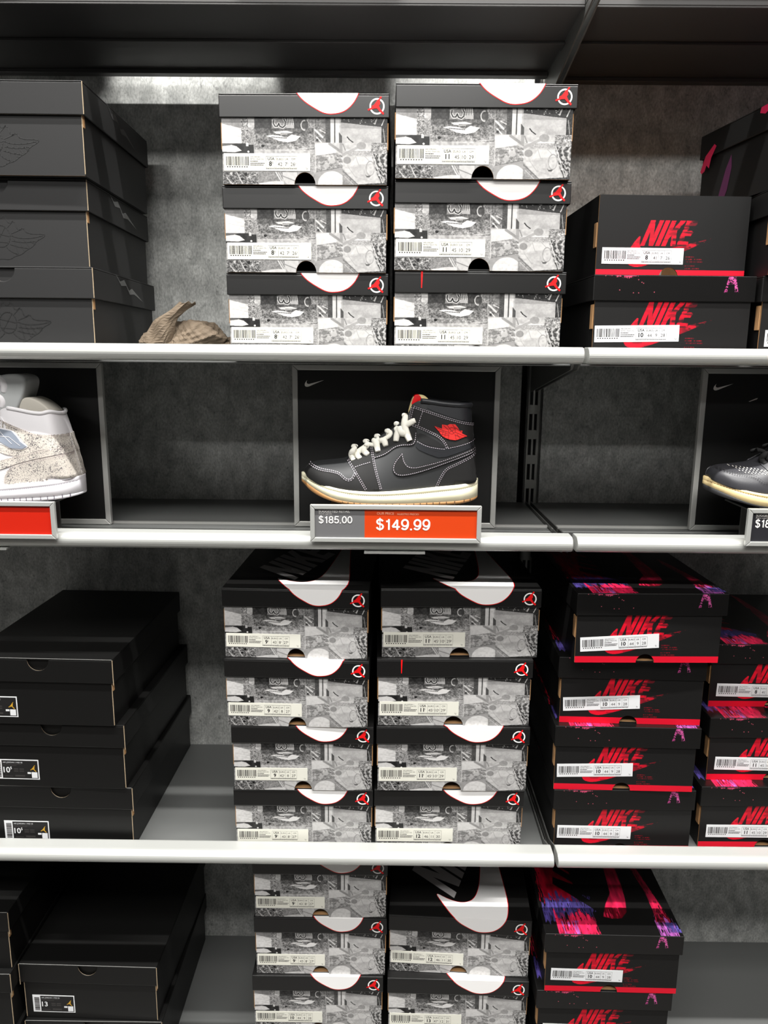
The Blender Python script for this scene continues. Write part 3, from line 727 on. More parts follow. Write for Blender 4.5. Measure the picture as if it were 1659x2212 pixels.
def black_box(label, x, y, z, rz, w, h, group, d=.345, txt=None, charcoal=False, lab_x=.1, lh=.040, notch=True, lid_dx=0.0):
    m = M_CHAR if charcoal else M_JBLK
    t = thing('shoe_box', label, 'shoe box', (x, y, z), rz, group); bw = w-.009
    body = link('body', body_mesh('ch' if charcoal else 'b', bw, d-.008, h-.003, None, m), t, (0, .0045, .0004))
    L = link('lid', lid_mesh('ch' if charcoal else 'b', w, d, lh, m, (.0165, .0175) if notch else None), t, (lid_dx, 0, h-.0002))
    e = MB(); e.box(-.0005, .0005, -.0005, .0006, -lh+.001, -.001)
    if 'edge' not in CACHE: CACHE['edge'] = e.mesh('kraft_edge', M_KEDGE)
    for sx in (-1, 1): link('kraft_edge', CACHE['edge'], L, (sx*(w/2-.0002), .0004, 0), scale=(1, 1, 1))
    if 'edge2' not in CACHE:
        e = MB(); e.box(-.0005, .0005, -.0004, .0006, .002, .075); CACHE['edge2'] = e.mesh('kraft_edge', M_KEDGE)
    for sx in (-1, 1): link('kraft_edge', CACHE['edge2'], body, (sx*(bw/2), 0, 0), scale=(1, 1, (h-lh)/.075))
    link('cardboard_tab', tab_mesh(), t, (bw/2+.0006, .005, h-lh-.006), scale=(1, .5, .5))
    if charcoal:
        link('wing_emblem', emboss_mesh(), body, (0, 0, (h-lh)*.52)); link('gloss_mark', varnish_mesh(), L, (w/2, .055, -lh*.45))
    if not charcoal and notch:
        e = MB(); e.box(-w/2+.001, w/2-.001, -.0001, .0005, -.0005, .0001); link('worn_highlight_edge', e.mesh('worn_highlight_edge', M_WORN_HILITE), L)
    if txt:
        lm_, ink, LW, LH = black_label_mesh(txt); sl = link('size_label', lm_, t, (-bw/2+lab_x, .0041, .012), (0, 0, 0)); link('label_print', ink, sl)
    return t

RAD = math.radians
Z1, Z2, Z3, Z4, Z0 = 1.5, 1.231, .723, .275, 1.965
def SZ(u):
    tab = {'8': ('8', '41', '7', '26'), '8.5': ('8.5', '42', '7.5', '26.5'), '9': ('9', '42.5', '8', '27'), '9.5': ('9.5', '43', '8.5', '27.5'), '10': ('10', '44', '9', '28'), '11': ('11', '45', '10', '29'), '11.5': ('11.5', '45.5', '10.5', '29.5'), '12': ('12', '46', '11', '30'), '13': ('13', '47.5', '12', '31')}
    return tab[u]
GA = 'grey collage shoe boxes on the shelves'
ordn = ['topmost', 'second from top', 'third from top', 'lowest']
# stack A: top shelf, left collage stack
hA = .111
for i, (x, y, a) in enumerate([(-.1142, 1.075, -.6), (-.1145, 1.082, -.6), (-.1135, 1.088, -.4)]):
    collage_box('grey collage shoe box size 8.5, %s of its stack beside brown paper' % ['topmost', 'middle', 'lowest'][i], x, y, Z1+hA*(2-i), RAD(a), .217, hA, SZ('8.5'), GA)
hB = .1153
for i, (x, y, a, rv) in enumerate([(.1205, 1.074, .3, False), (.1205, 1.083, .3, False), (.1215, 1.088, .2, True)]):
    collage_box('grey collage shoe box size 11, %s' % ['topmost of the tallest stack on top shelf', 'middle of the stack under top shelf ceiling', 'lowest on top shelf, lid without white mark'][i], x, y, Z1+hB*(2-i), RAD(a), .230, hB, SZ('11'), GA, reversed_lid=rv, lid_dx=.002)
hC = .1097
for i, (x, y, a, s) in enumerate([(-.1365, 1.083, -2.2, '9.5'), (-.1355, 1.079, -1.5, '9'), (-.1285, 1.083, 0, '9'), (-.129, 1.088, .3, '9.5')]):
    collage_box('grey collage shoe box size %s, %s, left collage stack, middle of photo' % (s, ordn[i]), x, y, Z3+hC*(3-i), RAD(a), .2145, hC, SZ(s), GA)
for i, (x, y, a, s, rv) in enumerate([(.111, 1.094, 1.2, '11.5', False), (.104, 1.088, .6, '11.5', True), (.104, 1.086, .6, '11.5', False), (.101, 1.092, .4, '12', False)]):
    collage_box('grey collage shoe box size %s, %s, stack left of red logo boxes' % (s, ordn[i]), x, y, Z3+hC*(3-i), RAD(a), .232 if i else .236, hC, SZ(s), GA, reversed_lid=rv)
hE = .109
for i, (x, y, a, s) in enumerate([(-.1035, 1.087, 0, '9.5'), (-.104, 1.088, -.3, '9.5'), (-.109, 1.086, 0, '10'), (-.107, 1.09, 0, '10')]):
    collage_box('grey collage shoe box size %s, %s, left collage stack, bottom shelf' % (s, ordn[i]), x, y, Z4+hE*(3-i), RAD(a), .2125, hE, SZ(s), GA)
for i, (x, y, a, s) in enumerate([(.1245, 1.092, -3.0, '12'), (.1235, 1.082, -1.1, '13'), (.122, 1.09, 0, '13')]):
    collage_box('grey collage shoe box size %s, %s, right collage stack, bottom shelf' % (s, ['topmost', 'middle', 'lowest'][i]), x, y, Z4+hE*(2-i), RAD(a), .229, hE, SZ(s), GA)
# red logo boxes
GR = 'black shoe boxes with red logo'
hK = .112
crimson_box('black red-logo shoe box size 8 without lid, on top shelf', .393, 1.118, Z1+hK, RAD(2.0), .211, hK-.0035, SZ('8'), GR, lid=False)
crimson_box('black red-logo shoe box size 10 under the lidless one on top shelf', .390, 1.088, Z1, RAD(2.0), .217, hK, SZ('10'), GR, lab=(.010, .004, RAD(-1.0)))
for i, (x, y) in enumerate([(.6180, 1.072), (.6195, 1.084)]):
    crimson_box('black red-logo shoe box cut by right photo edge, %s on top shelf' % ['second of its stack'if i == 0 else 'lowest of its stack'][0], x, y, Z1+hK*(1-i), RAD(0.0), .217, hK, SZ('9'), GR)
crimson_box('black red-logo shoe box turned sideways, topmost at right photo edge on top shelf', .828, 1.212, Z1+2*hK, RAD(98.6), .217, hK, SZ('9'), GR)
side_box = [o for o in bpy.data.objects if o.get('label', '').startswith('black red-logo shoe box turned sideways')][0]
m0 = MB()
add_poly(m0, [(.006, .060), (.018, .080), (.040, .092), (.046, .088), (.034, .074), (.030, .060), (.022, .066), (.018, .058), (.010, .056)], lambda a, b: (.1125-a, .3376, b))
add_poly(m0, [(.150, .1105), (.170, .112-.0006), (.176, .106), (.160, .100), (.148, .104)], lambda a, b: (.1125-a, .3376, b))
link('brush_mark', m0.mesh('brush_mark', mat('print_pink', (.86, .14, .34), .4)), side_box)
m0 = MB(); add_poly(m0, [(.055, .012), (.070, .050), (.082, .068), (.085, .050), (.078, .020), (.068, .004)], lambda a, b: (.1125-a, .3339, b))
link('brush_mark', m0.mesh('brush_mark', mat('print_plum', (.26, .10, .22), .4)), side_box)
for i, (x, y, a, dx, lab) in enumerate([(.3905, 1.080, 1.2, .002, (.035, 0, RAD(-3.2))), (.379, 1.100, -1.6, -.002, (.022, .002, RAD(-3.2))), (.374, 1.092, -1.1, .001, (.018, .004, RAD(-1.8))), (.380, 1.096, .4, -.001, (.018, .006, RAD(.8)))]):
    crimson_box('black red-logo shoe box size 10, %s, four-high stack above bottom shelf' % ordn[i], x, y, Z3+hC*(3-i), RAD(a), .2165, hC, SZ('10'), GR, lid_dx=dx, lab=lab)
for i, (x, y, s) in enumerate([(.636, 1.165, '8'), (.628, 1.128, '11'), (.617, 1.110, '11')]):
    crimson_box('black red-logo shoe box size %s, %s of three at right photo edge' % (s, ['topmost', 'middle', 'lowest'][i]), x, y, Z3+hC*(2-i), RAD(.6), .2165, hC, SZ(s), GR, d=.262 if i == 0 else .30, lab=(.05, .001, RAD(1.0 if i < 2 else .3)))
for i, (x, y, a) in enumerate([(.3675, 1.058, -.8), (.360, 1.062, -.6), (.362, 1.08, 0)]):
    crimson_box('black red-logo shoe box size 10, %s on the bottom shelf' % ['topmost', 'middle', 'lowest'][i], x, y, Z4+hE*(2-i), RAD(a), .2115, hE, SZ('10'), GR, lab=(.04, .004, RAD(.8)))
# charcoal and black boxes on the left
hG = .116
for i, (x, y, a) in enumerate([(-.525, 1.077, 1.0), (-.534, 1.094, 1.4), (-.527, 1.078, .6)]):
    black_box('charcoal shoe box with embossed wings, %s of the stack on top shelf' % ['topmost', 'middle', 'lowest'][i], x, y, Z1+hG*(2-i), RAD(a), .245, hG, 'charcoal and black shoe boxes on the left', d=.288, charcoal=True, lh=.0415)
hH = .110
for i, (x, y, a, t_, lx) in enumerate([(-.523, 1.073, -1.6, '10', -.002), (-.515, 1.082, -1.6, '10.5', .010), (-.511, 1.088, -1.0, '10.5', .011)]):
    black_box('plain black shoe box with black label, %s of the stack under the white shoe' % ['topmost', 'middle', 'lowest'][i], x, y, Z3+hH*(2-i), RAD(a), .227, hH, 'charcoal and black shoe boxes on the left', d=.338, txt=t_, lab_x=lx, notch=(i != 1), lh=.038)
hJ = .110
black_box('plain black shoe box size 13, topmost of the low stack on the bottom shelf', -.497, 1.10, Z4+hJ, RAD(-1.2), .234, hJ, 'charcoal and black shoe boxes on the left', d=.32, txt='13', lab_x=.012, lh=.036)
black_box('plain black shoe box under the size 13 one on the bottom shelf', -.494, 1.10, Z4, 0, .234, hJ, 'charcoal and black shoe boxes on the left', d=.32, lh=.036)
for i, (x, y) in enumerate([(-.732, 1.088), (-.734, 1.080), (-.733, 1.085)]):
    black_box('plain black shoe box at left photo edge on the bottom shelf, %s of its stack' % ['topmost', 'middle', 'lowest'][i], x, y, Z4+hJ*(2-i), RAD(0), .234, hJ, 'charcoal and black shoe boxes on the left', d=.33, lh=.036)
for i, (x, a) in enumerate([(-.575, 2), (-.10, -1), (.44, 0)]):
    black_box('plain black shoe box on the uppermost shelf, %s' % ['left end', 'middle', 'right end'][i], x, 1.13, Z0+.012, RAD(a), .234 if i != 1 else .23, .11, 'black shoe boxes on the uppermost shelf', d=.285, notch=False, lh=.036)

# ------------------------------------------------------------------ brown paper
def crumple(name, label, x, y, z):
    t = thing(name, label, 'paper', (x, y, z)); r = random.Random(12)
    def lump(nm, c, rad, seed, sub=5, k=40):
        rr = random.Random(seed); bm = bmesh.new(); bmesh.ops.create_icosphere(bm, subdivisions=sub, radius=1.0)
        pl = [(Vector((rr.gauss(0, 1), rr.gauss(0, 1), rr.gauss(0, 1))).normalized(), rr.uniform(.62, .98)) for _ in range(k)]
        fold = [(Vector((rr.gauss(0, 1), rr.gauss(0, 1), rr.gauss(0, .7))).normalized(), rr.uniform(7, 13), rr.uniform(0, 6)) for _ in range(5)]
        for v in bm.verts:
            d = v.co.normalized(); q = min([kk/max(d.dot(n), 1e-3) for n, kk in pl if d.dot(n) > .05]+[1.2])
            for n, f, ph in fold: q += .032*(abs(((d.dot(n)*f+ph) % 2)-1)-.5)
            p = Vector((c[0]+d.x*q*rad[0], c[1]+d.y*q*rad[1], c[2]+d.z*q*rad[2])); p.z = max(p.z, .0006); v.co = p
        me = bpy.data.meshes.new(nm); bm.to_mesh(me); bm.free(); me.materials.append(M_PAPER); link(nm, me, t)
    lump('crumpled_body', (.012, 0, .026), (.058, .045, .036), 3)
    lump('crumpled_end', (-.048, -.012, .018), (.038, .032, .022), 8)
    lump('crumpled_tail', (.062, .012, .012), (.028, .03, .022), 5)
    mb = MB(); N = 16; K = 8; P = []
    for i in range(N+1):
        a = i/N
        cx = -.046+.030*a+.040*max(0, a-.6)*1.3; cz = .016+.062*a; wd = .022*(1-.42*a**2)+.003
        for j in range(K+1):
            b = j/K*2-1; an = b*1.25+.5*a
            P.append((cx+wd*math.sin(an)*.95, -.022+.012*math.cos(an)*-1.3+.0022*math.sin(13*a+5*b), cz+.004*b*math.sin(3*a)+.0022*math.sin(9*b+8*a)))
    mb.v = P
    for i in range(N):
        for j in range(K): q = i*(K+1)+j; mb.f.append((q, q+1, q+K+2, q+K+1)); mb.m.append(0)
    fl_ = link('folded_flap', mb.mesh('folded_flap', M_PAPER), t)
    md = fl_.modifiers.new('thick', 'SOLIDIFY'); md.thickness = .0006
    return t
M_PAPER = mat('brown_tissue', (.50, .44, .37), .8, vary=(60, .08, (1, 1, 1)), bump=(300, .15))
crumple('crumpled_paper', 'crumpled brown packing paper between the charcoal boxes and collage boxes', -.318, 1.235, 1.5)

# ------------------------------------------------------------------ sign frames and price tags
M_SWG = mat('sign_silver_ink', (.92, .91, .89), .5)
def mitre_frame(t, w, h, bw, dep, m, y=0.0):
    for k in range(4):
        mb = MB()
        x0, x1, z0, z1 = -w/2, w/2, 0, h
        q = [[(x0, z0), (x1, z0), (x1-bw, z0+bw), (x0+bw, z0+bw)], [(x1, z0), (x1, z1), (x1-bw, z1-bw), (x1-bw, z0+bw)], [(x1, z1), (x0, z1), (x0+bw, z1-bw), (x1-bw, z1-bw)], [(x0, z1), (x0, z0), (x0+bw, z0+bw), (x0+bw, z1-bw)]][k]
        cx = sum(p[0] for p in q)/4; cz = sum(p[1] for p in q)/4
        q = [(p[0]+(cx-p[0])*.0015, p[1]+(cz-p[1])*.0015) for p in q]
        mb.prism(q, y, y+dep); link('frame_rail', mb.mesh('frame_rail', m, bevel=.0009, seg=2, fix=True), t)
def sign(label, x, slash=False):
    t = thing('sign_frame', label, 'sign frame', (x, 1.196, 1.2316))
    mitre_frame(t, .322, .2555, .0085, .009, M_FRAME)
    mb = MB(); mb.box(-.156, .156, .0035, .0075, .005, .2505); p = link('black_panel', mb.mesh('black_panel', M_CARD), t)
    mb = MB(); add_poly(mb, swoosh(8), lambda a, b: (-.142+a*.0300, .0031, .2215+b*.0300)); link('swoosh_mark', mb.mesh('swoosh_mark', M_SWG), p)
    if slash:
        mb = MB(); add_poly(mb, [(-.086, .205), (-.084, .2045), (-.073, .2085), (-.072, .2105), (-.075, .2098)], lambda a, b: (a, .0031, b)); link('silver_slash', mb.mesh('silver_slash', M_SWG), p)
sign('silver-framed black sign behind the black shoe with white laces', .011)
sign('silver-framed black sign behind the white shoe', -.6055)
sign('silver-framed black sign at right photo edge behind the perforated black shoe', .6435, True)
M_TAGF = mat('tag_frame_aluminium', (.74, .745, .73), .32, .35)
M_TGREY = mat('tag_grey', (.40, .40, .405), .5); M_TORA = mat('tag_orange', (.80, .235, .015), .45); M_TRED = mat('tag_red_orange', (.76, .11, .01), .45)
M_TDARK = mat('tag_dark', (.13, .13, .15), .5); M_TTXT = mat('tag_white_ink', (.93, .92, .90), .5); M_TTXT2 = mat('tag_pale_ink', (.95, .72, .60), .5)
def fit(mb, s, x0, x1, z, y, m, bold=0.0, hgt=None):
    vs, fs, w = text2d(s, bold); cap = max(v[1] for v in vs); size = hgt/cap if hgt else (x1-x0)/w
    put_text(mb, s, x0, z, size, y, 'l', m, bold, (x1-x0)/(w*size))
def glyph(ch):
    A = lambda cx, cz, rx, rz, a0, a1, n=18: arc(cx, cz, rx, rz, math.radians(a0), math.radians(a1), n)
    if ch == '0': return [A(.27, .36, .19, .305, 0, 360, 30)], .54
    if ch == '1': return [[(.27, 0), (.27, .70)], [(.27, .62), (.22, .56), (.10, .545)]], .42
    if ch == '4': return [[(.36, 0), (.36, .66)], [(.36, .66), (.06, .20), (.52, .20)]], .56
    if ch == '5': return [[(.46, .665), (.15, .665), (.10, .34)]+A(.265, .235, .195, .19, 130, -155, 20)], .54
    if ch == '8': return [A(.27, .51, .155, .155, 0, 360, 24), A(.27, .20, .19, .165, 0, 360, 26)], .54
    if ch == '9': return [A(.27, .455, .185, .21, 0, 360, 26), A(.26, .36, .195, .31, 15, -70, 14)+A(.25, .16, .16, .115, -70, -165, 8)], .54
    if ch == '$': return [A(.27, .52, .17, .145, 20, 250, 16)+A(.27, .20, .19, .165, 80, -165, 16), [(.27, -.06), (.27, .78)]], .55
    return [[(.10, .035), (.10, .045)]], .22
def price(mb, s_, x0, x1, z, hgt, y, w=.105):
    tot = sum(glyph(c)[1] for c in s_); k = (x1-x0)/tot; kz = hgt/.72; x = x0
    for c in s_:
        st, adv = glyph(c)
        for l in st:
            ww = w*(.55 if c == '$' and len(l) == 2 else 1.0)
            P = densify(l, .05, False) if len(l) < 6 else l
            for a, b in zip(P, P[1:]):
                a, b = Vector(a), Vector(b); d = b-a
                if d.length < 1e-6: continue
                d.normalize(); nn = Vector((-d.y, d.x))*ww/2; e = d*(.02 if len(l) >= 6 else .0)
                if c == '.': e = d*.05
                mb.face([(x+q.x*k, y-len(mb.f)*6e-7, z+q.y*kz) for q in (a-nn-e, b-nn+e, b+nn+e, a+nn-e)])
        x += adv*k
def tag(label, x, kind):
    t = thing('price_tag', label, 'price tag', (x, 1.036, 1.2455))
    W_, H_ = .238, .0530
    mitre_frame(t, W_, H_, .0064, .0065, M_TAGF)
    X = lambda zx: -.119+(zx-172)/1283*.238
    Zc = lambda zy: .0530-(zy-1078)/280*.0530
    def panel(name, a, b, m):
        mb = MB(); mb.box(a, b, .0030, .0055, .0050, H_-.0050); return link(name, mb.mesh(name, m), t)
    y = .00296
    if kind == 'orange':
        g = panel('grey_insert', -.115, X(580), M_TGREY); o = panel('orange_insert', X(580), .115, M_TORA)
        mb = MB(); fit(mb, 'SUGGESTED RETAIL', X(236), X(470), Zc(1138), y, 0, .0, .0034); fit(mb, 'Precio sugerido', X(238), X(335), Zc(1152), y, 0, 0, .0017)
        price(mb, '$185.00', X(233), X(490), Zc(1218), .0103, y); link('lettering', mb.mesh('lettering', M_TTXT), g)
        mb = MB(); fit(mb, 'OUR PRICE', X(672), X(800), Zc(1150), y, 1, 0, .0034); fit(mb, 'NUESTRO PRECIO', X(825), X(985), Zc(1152), y, 1, 0, .0026)
        price(mb, '$149.99', X(662), X(1076), Zc(1264), .0158, y, .115); link('lettering', mb.mesh('lettering', [M_TTXT, M_TTXT2]), o)
    elif kind == 'red':
        panel('grey_insert', -.115, X(400), M_TGREY); panel('orange_insert', X(400), .115, M_TRED)
    else:
        g = panel('dark_insert', -.115, .115, M_TDARK)
        mb = MB(); fit(mb, 'SUGGESTED RETAIL', X(236), X(470), Zc(1138), y, 0, .0, .0034); fit(mb, 'Precio sugerido', X(238), X(335), Zc(1152), y, 0, 0, .0017)
        price(mb, '$185.00', X(233), X(490), Zc(1218), .0113, y, .115); link('lettering', mb.mesh('lettering', M_TTXT), g)
    mb = MB(); mb.box(-.095, .095, .0066, .132, .0405, .0428); link('support_plate', mb.mesh('support_plate', M_BRKT), t)
    for sx in (-1, 1):
        mb = MB(); mb.box(sx*.08-.004, sx*.08+.004, .095, .099, -.0144, .0405); link('support_leg', mb.mesh('support_leg', M_BRKT), t)
    mb = MB(); mb.box(-.044, .042, .0100, .036, -.0188, -.0160); link('lip_clip', mb.mesh('lip_clip', M_TAGF), t)
tag('silver-framed price tag reading $185.00 and $149.99', .011, 'orange')
tag('silver-framed red-orange price tag under the white shoe', -.582, 'red')
tag('silver-framed dark price tag at right photo edge', .617, 'dark')

# ------------------------------------------------------------------ shoes
PX = .000660
def shoe(name, label, dx_px, spec):
    """side outline in photograph units of the middle shoe, shifted by dx_px; local x along the shoe, y across, z up"""
    cols = spec['cols']
    t = thing(name, label, 'shoe', (.0026+dx_px*PX, 1.118, 1.2898))
    def L(p): return ((p[0]-842)*PX, (1093-p[1]+.0087*(p[0]-842)*0)*PX)
    nC = len(cols); uC = np.arange(nC)/(nC-1)
    bx = np.array([L(c[0:2])[0] for c in cols]); bz = np.array([L(c[0:2])[1] for c in cols]); tx = np.array([L(c[2:4])[0] for c in cols]); tz = np.array([L(c[2:4])[1] for c in cols])
    wb = np.array([c[4] for c in cols]); wt = np.array([c[5] for c in cols]); kk = np.array([c[6] for c in cols])
    NU, NV = 150, 36
    us = np.concatenate([np.linspace(0, uC[3], 24, endpoint=False)**1.0, np.linspace(uC[3], uC[-3], 96, endpoint=False), uC[-3]+(uC[-1]-uC[-3])*np.sin(np.linspace(0, PI/2, 30))])
    us[:24] = uC[3]*(1-np.cos(np.linspace(0, PI/2, 24, endpoint=False)))
    def sm(a): # smooth interpolation over columns
        d = np.linspace(0, 1, 400); v = np.interp(d, uC, a); k_ = np.ones(17)/17; vp = np.concatenate([2*v[0]-v[8:0:-1], v, 2*v[-1]-v[-2:-10:-1]]); v2 = np.convolve(vp, k_, 'valid'); return np.interp(us, d, v2)
    BX, BZ, TX, TZ, WB, WT, KK = map(sm, (bx, bz, tx, tz, wb, wt, kk)); KK = np.clip(KK, 0, 1)
    e = np.ones(len(us)); m = us < uC[3]; e[m] = np.sqrt(np.clip(1-((uC[3]-us[m])/uC[3])**2, 0, 1)); m = us > uC[-3]; e[m] = np.sqrt(np.clip(1-((us[m]-uC[-3])/(uC[-1]-uC[-3]))**2, 0, 1))
    vs = np.linspace(0, 1, NV)
    G = np.zeros((len(us), NV, 3))
    for j, v in enumerate(vs):
        closed = WB*(1-v**2.4)**.55; op = WB+(WT-WB)*v**1.2+.0035*math.sin(PI*v)
        W_ = (closed*(1-KK)+op*KK)*e
        G[:, j, 0] = BX+(TX-BX)*v; G[:, j, 2] = BZ+(TZ-BZ)*v; G[:, j, 1] = -W_
    nu = len(us); V = [tuple(p) for p in G.reshape(-1, 3)]
    Fn = [(i*NV+j, (i+1)*NV+j, (i+1)*NV+j+1, i*NV+j+1) for i in range(nu-1) for j in range(NV-1)]
    bvh = BVHTree.FromPolygons(V, Fn)
    off = len(V); V2 = V+[(p[0], -p[1], p[2]) for p in V]; F2 = Fn+[tuple(off+i for i in reversed(f)) for f in Fn]
    me = bpy.data.meshes.new('upper'); me.from_pydata(V2, [], F2); bm = bmesh.new(); bm.from_mesh(me); bmesh.ops.remove_doubles(bm, verts=bm.verts, dist=2e-5); bm.to_mesh(me); bm.free()
    me.materials.append(spec['m_base']); me.polygons.foreach_set('use_smooth', [True]*len(me.polygons)); upper = link('upper', me, t)
    hz = G[-1, :, 2]; hx = G[-1, :, 0]
    def hit(x, z, o):
        x = min(x, float(np.interp(z, hz, hx))-.00004)
        r = bvh.ray_cast(Vector((x, -1, z)), Vector((0, 1, 0)))
        if r[0] is None:
            r = bvh.find_nearest(Vector((x, 0, z)))
        p, n = r[0], r[1]
        if n.y > 0: n = -n
        return p + n*o
    def drape(mb, poly, o, m=0, sides=(1,), grid=.0045, sk=.0012, loc=True, sm_=1):
        P = [L(p) for p in poly] if loc else poly
        if sm_: P = smooth_poly(P, True, sm_)
        P = densify(P, .003); pts, tris = fill2d(P, grid)
        n = len(mb.v); Q = [hit(p[0], p[1], o) for p in pts]; k = len(pts); cnt = {}
        for a in tris:
            for i in range(3):
                ed = (a[i], a[(i+1) % 3]); key = tuple(sorted(ed)); cnt[key] = None if key in cnt else ed
        for s in sides:
            n = len(mb.v); mb.v += [(q.x, q.y*s, q.z) for q in Q]
            for a in tris: mb.f.append(tuple(n+i for i in (a if s == 1 else a[::-1]))); mb.m.append(m)
            if sk:
                B = [e_ for e_ in cnt.values() if e_]; mp = {}
                for a, b in B:
                    for q in (a, b):
                        if q not in mp:
                            hq = hit(pts[q][0], pts[q][1], o-sk-.0006); mp[q] = len(mb.v); mb.v.append((hq.x, hq.y*s, hq.z))
                    for q in (a, b):
                        if ('t', q) not in mp: mp[('t', q)] = len(mb.v); mb.v.append((Q[q].x, Q[q].y*s, Q[q].z))
                    f = (mp[('t', b)], mp[('t', a)], mp[a], mp[b]); mb.f.append(f if s == 1 else f[::-1]); mb.m.append(m)
    for nm, polys, o, m in spec['panels']:
        for s_ in (1, -1):
            mb = MB()
            for p in polys: drape(mb, p, o, sides=(s_,))
            me = mb.mesh(nm, m); me.polygons.foreach_set('use_smooth', [True]*len(me.polygons)); link(nm, me, t)
    # stitching: separate short threads
    if spec['stitch']:
        mb = MB()
        for line, dbl in spec['stitch']:
            P = densify(smooth_poly([L(p) for p in line], False, 2), .0004, False)
            for d_ in ((-.0011, .0011) if dbl else (0,)):
                i = 0
                while i+4 < len(P):
                    a = Vector(P[i]); b = Vector(P[i+4]); tdir = (b-a)
                    if tdir.length > 1e-5:
                        tdir.normalize(); nn = Vector((-tdir.y, tdir.x)); a2 = a+nn*d_; b2 = b+nn*d_; w_ = nn*.00030
                        Q = [hit(q.x, q.y, .0024) for q in (a2-w_, b2-w_, b2+w_, a2+w_)]
                        mb.face([tuple(q) for q in Q])
                    i += 7
        st = link('stitching', mb.mesh('stitching', spec['m_stitch'], fix=False), t); st['kind'] = 'stuff'
    if spec.get('dots'):
        mb = MB()
        for p in spec['dots']:
            x, z = L(p); mb.face([tuple(hit(x+.0009*math.cos(a), z+.0007*math.sin(a), .0006)) for a in [2*PI*i/8 for i in range(8)]])
        ob_ = link('perforations', mb.mesh('perforations', spec['m_dots']), t); ob_['kind'] = 'stuff'
    # sole
    def cv(pts):
        q = [L(p) for p in pts]; return np.array([a[0] for a in q]), np.array([a[1] for a in q])
    topc, seam, wbot, obot = [cv(spec[k]) for k in ('top', 'seam', 'wbot', 'obot')]
    xa, xb = L((643.5, 0))[0], L((1039, 0))[0]; Ns = 70
    s = np.linspace(0, PI, Ns); xs = (xa+xb)/2-(xb-xa)/2*np.cos(s)
    half_w = np.interp(xs, BX[np.argsort(BX)], (WB)[np.argsort(BX)])+.0045
    et = np.clip((xs-xa)/.060, 0, 1); eh = np.clip((xb-xs)/.034, 0, 1)
    HW = half_w*np.sqrt(np.clip(1-(1-et)**2, 0, 1))*np.sqrt(np.clip(1-(1-eh)**2, 0, 1))
    def smooth1(y): yp = np.concatenate([np.full(4, y[0]), y, np.full(4, y[-1])]); return np.convolve(yp, np.ones(9)/9, 'valid')
    rows = []
    def row(c, dw, dz=0, shrink=1.0):
        z_ = smooth1(np.interp(xs, c[0], c[1]))+dz; w_ = np.maximum(HW+dw, 0)*shrink
        k = np.clip(dw*0, 0, 1); xx = xs.copy()
        if shrink < 1: xx = (xa+xb)/2+(xs-(xa+xb)/2)*(1-.02)
        near = [(xx[i], -w_[i], z_[i]) for i in range(Ns)]; far = [(xx[i], w_[i], z_[i]) for i in range(Ns-2, 0, -1)]; return near+far
    def loops(name, rws, m, cap_top=False, cap_bot=False):
        mb = MB(); n = len(rws[0])
        for r in rws: mb.v += r
        for a in range(len(rws)-1):
            for i in range(n):
                j = (i+1) % n; mb.f.append((a*n+j, a*n+i, (a+1)*n+i, (a+1)*n+j)); mb.m.append(0)
        if cap_bot: mb.f.append(tuple((len(rws)-1)*n+i for i in range(n))); mb.m.append(0)
        me = mb.mesh(name, m, fix=True, smooth=True); return link(name, me, t)
    mids = loops('midsole', [row(topc, -.006, -.003, .9), row(topc, -.002, 0), row(topc, -.0004, -.0012), row(seam, 0.0, .0006), row(seam, -.0008, 0), row(seam, .0003, -.0008), row(wbot, 0, 0), row(wbot, -.003, -.0003)], spec['m_sole'])
    for mod_ in (mids,): pass
    loops('outsole', [row(wbot, -.002, .0004), row(wbot, .0002, -.0002), row(obot, -.0002, .0012), row(obot, -.002, 0)], spec['m_out'], cap_bot=True)
    # stitched seam and tread grooves
    def side(x, z, o=.0004):
        return (x, -np.interp(x, xs, HW)-o, z)
    mb = MB(); X_ = np.arange(xa+.004, xb-.004, .0030)
    for x in X_:
        z0 = np.interp(x, *seam); z1 = np.interp(x+.0020, *seam); mb.face([side(x, z0-.00035), side(x+.0020, z1-.00035), side(x+.0020, z1+.00035), side(x, z0+.00035)])
    ob_ = link('sole_stitching', mb.mesh('sole_stitching', spec['m_seam']), mids); ob_['kind'] = 'stuff'
    mb = MB()
    for p in spec['ticks']:
        x, _ = L((p, 0)); z0 = np.interp(x, *obot); z1 = np.interp(x, *wbot)+spec.get('tick_up', 0); mb.face([side(x-.0006, z0, .0006), side(x+.0006, z0, .0006), side(x+.0006, z1, .0006), side(x-.0006, z1, .0006)])
    ob_ = link('tread_grooves', mb.mesh('tread_grooves', spec['m_groove']), t); ob_['kind'] = 'stuff'
    # collar edge and tongue
    i0 = int(np.searchsorted(us, uC[spec['collar'][0]])); E_ = [tuple(G[i, NV-1]) for i in range(i0, nu, 2)]+[tuple(G[nu-1, NV-1])]
    ring = E_+[(p[0], -p[1], p[2]) for p in reversed(E_[:-1])]
    mb = MB(); mb.tube(ring, spec.get('pad', .0036), 10); link('collar_padding', mb.mesh('collar_padding', spec['m_collar'], smooth=True), t)
    mb = MB(); ii = [i for i in range(0, nu) if KK[i] > .6]
    for a, b in zip(ii, ii[1:]):
        A = G[a, NV//2]; B = G[b, NV//2]; mb.face([(A[0], A[1]*.93, A[2]), (B[0], B[1]*.93, B[2]), (B[0], -B[1]*.93, B[2]), (A[0], -A[1]*.93, A[2])])
    link('insole', mb.mesh('insole', spec['m_inner']), t)
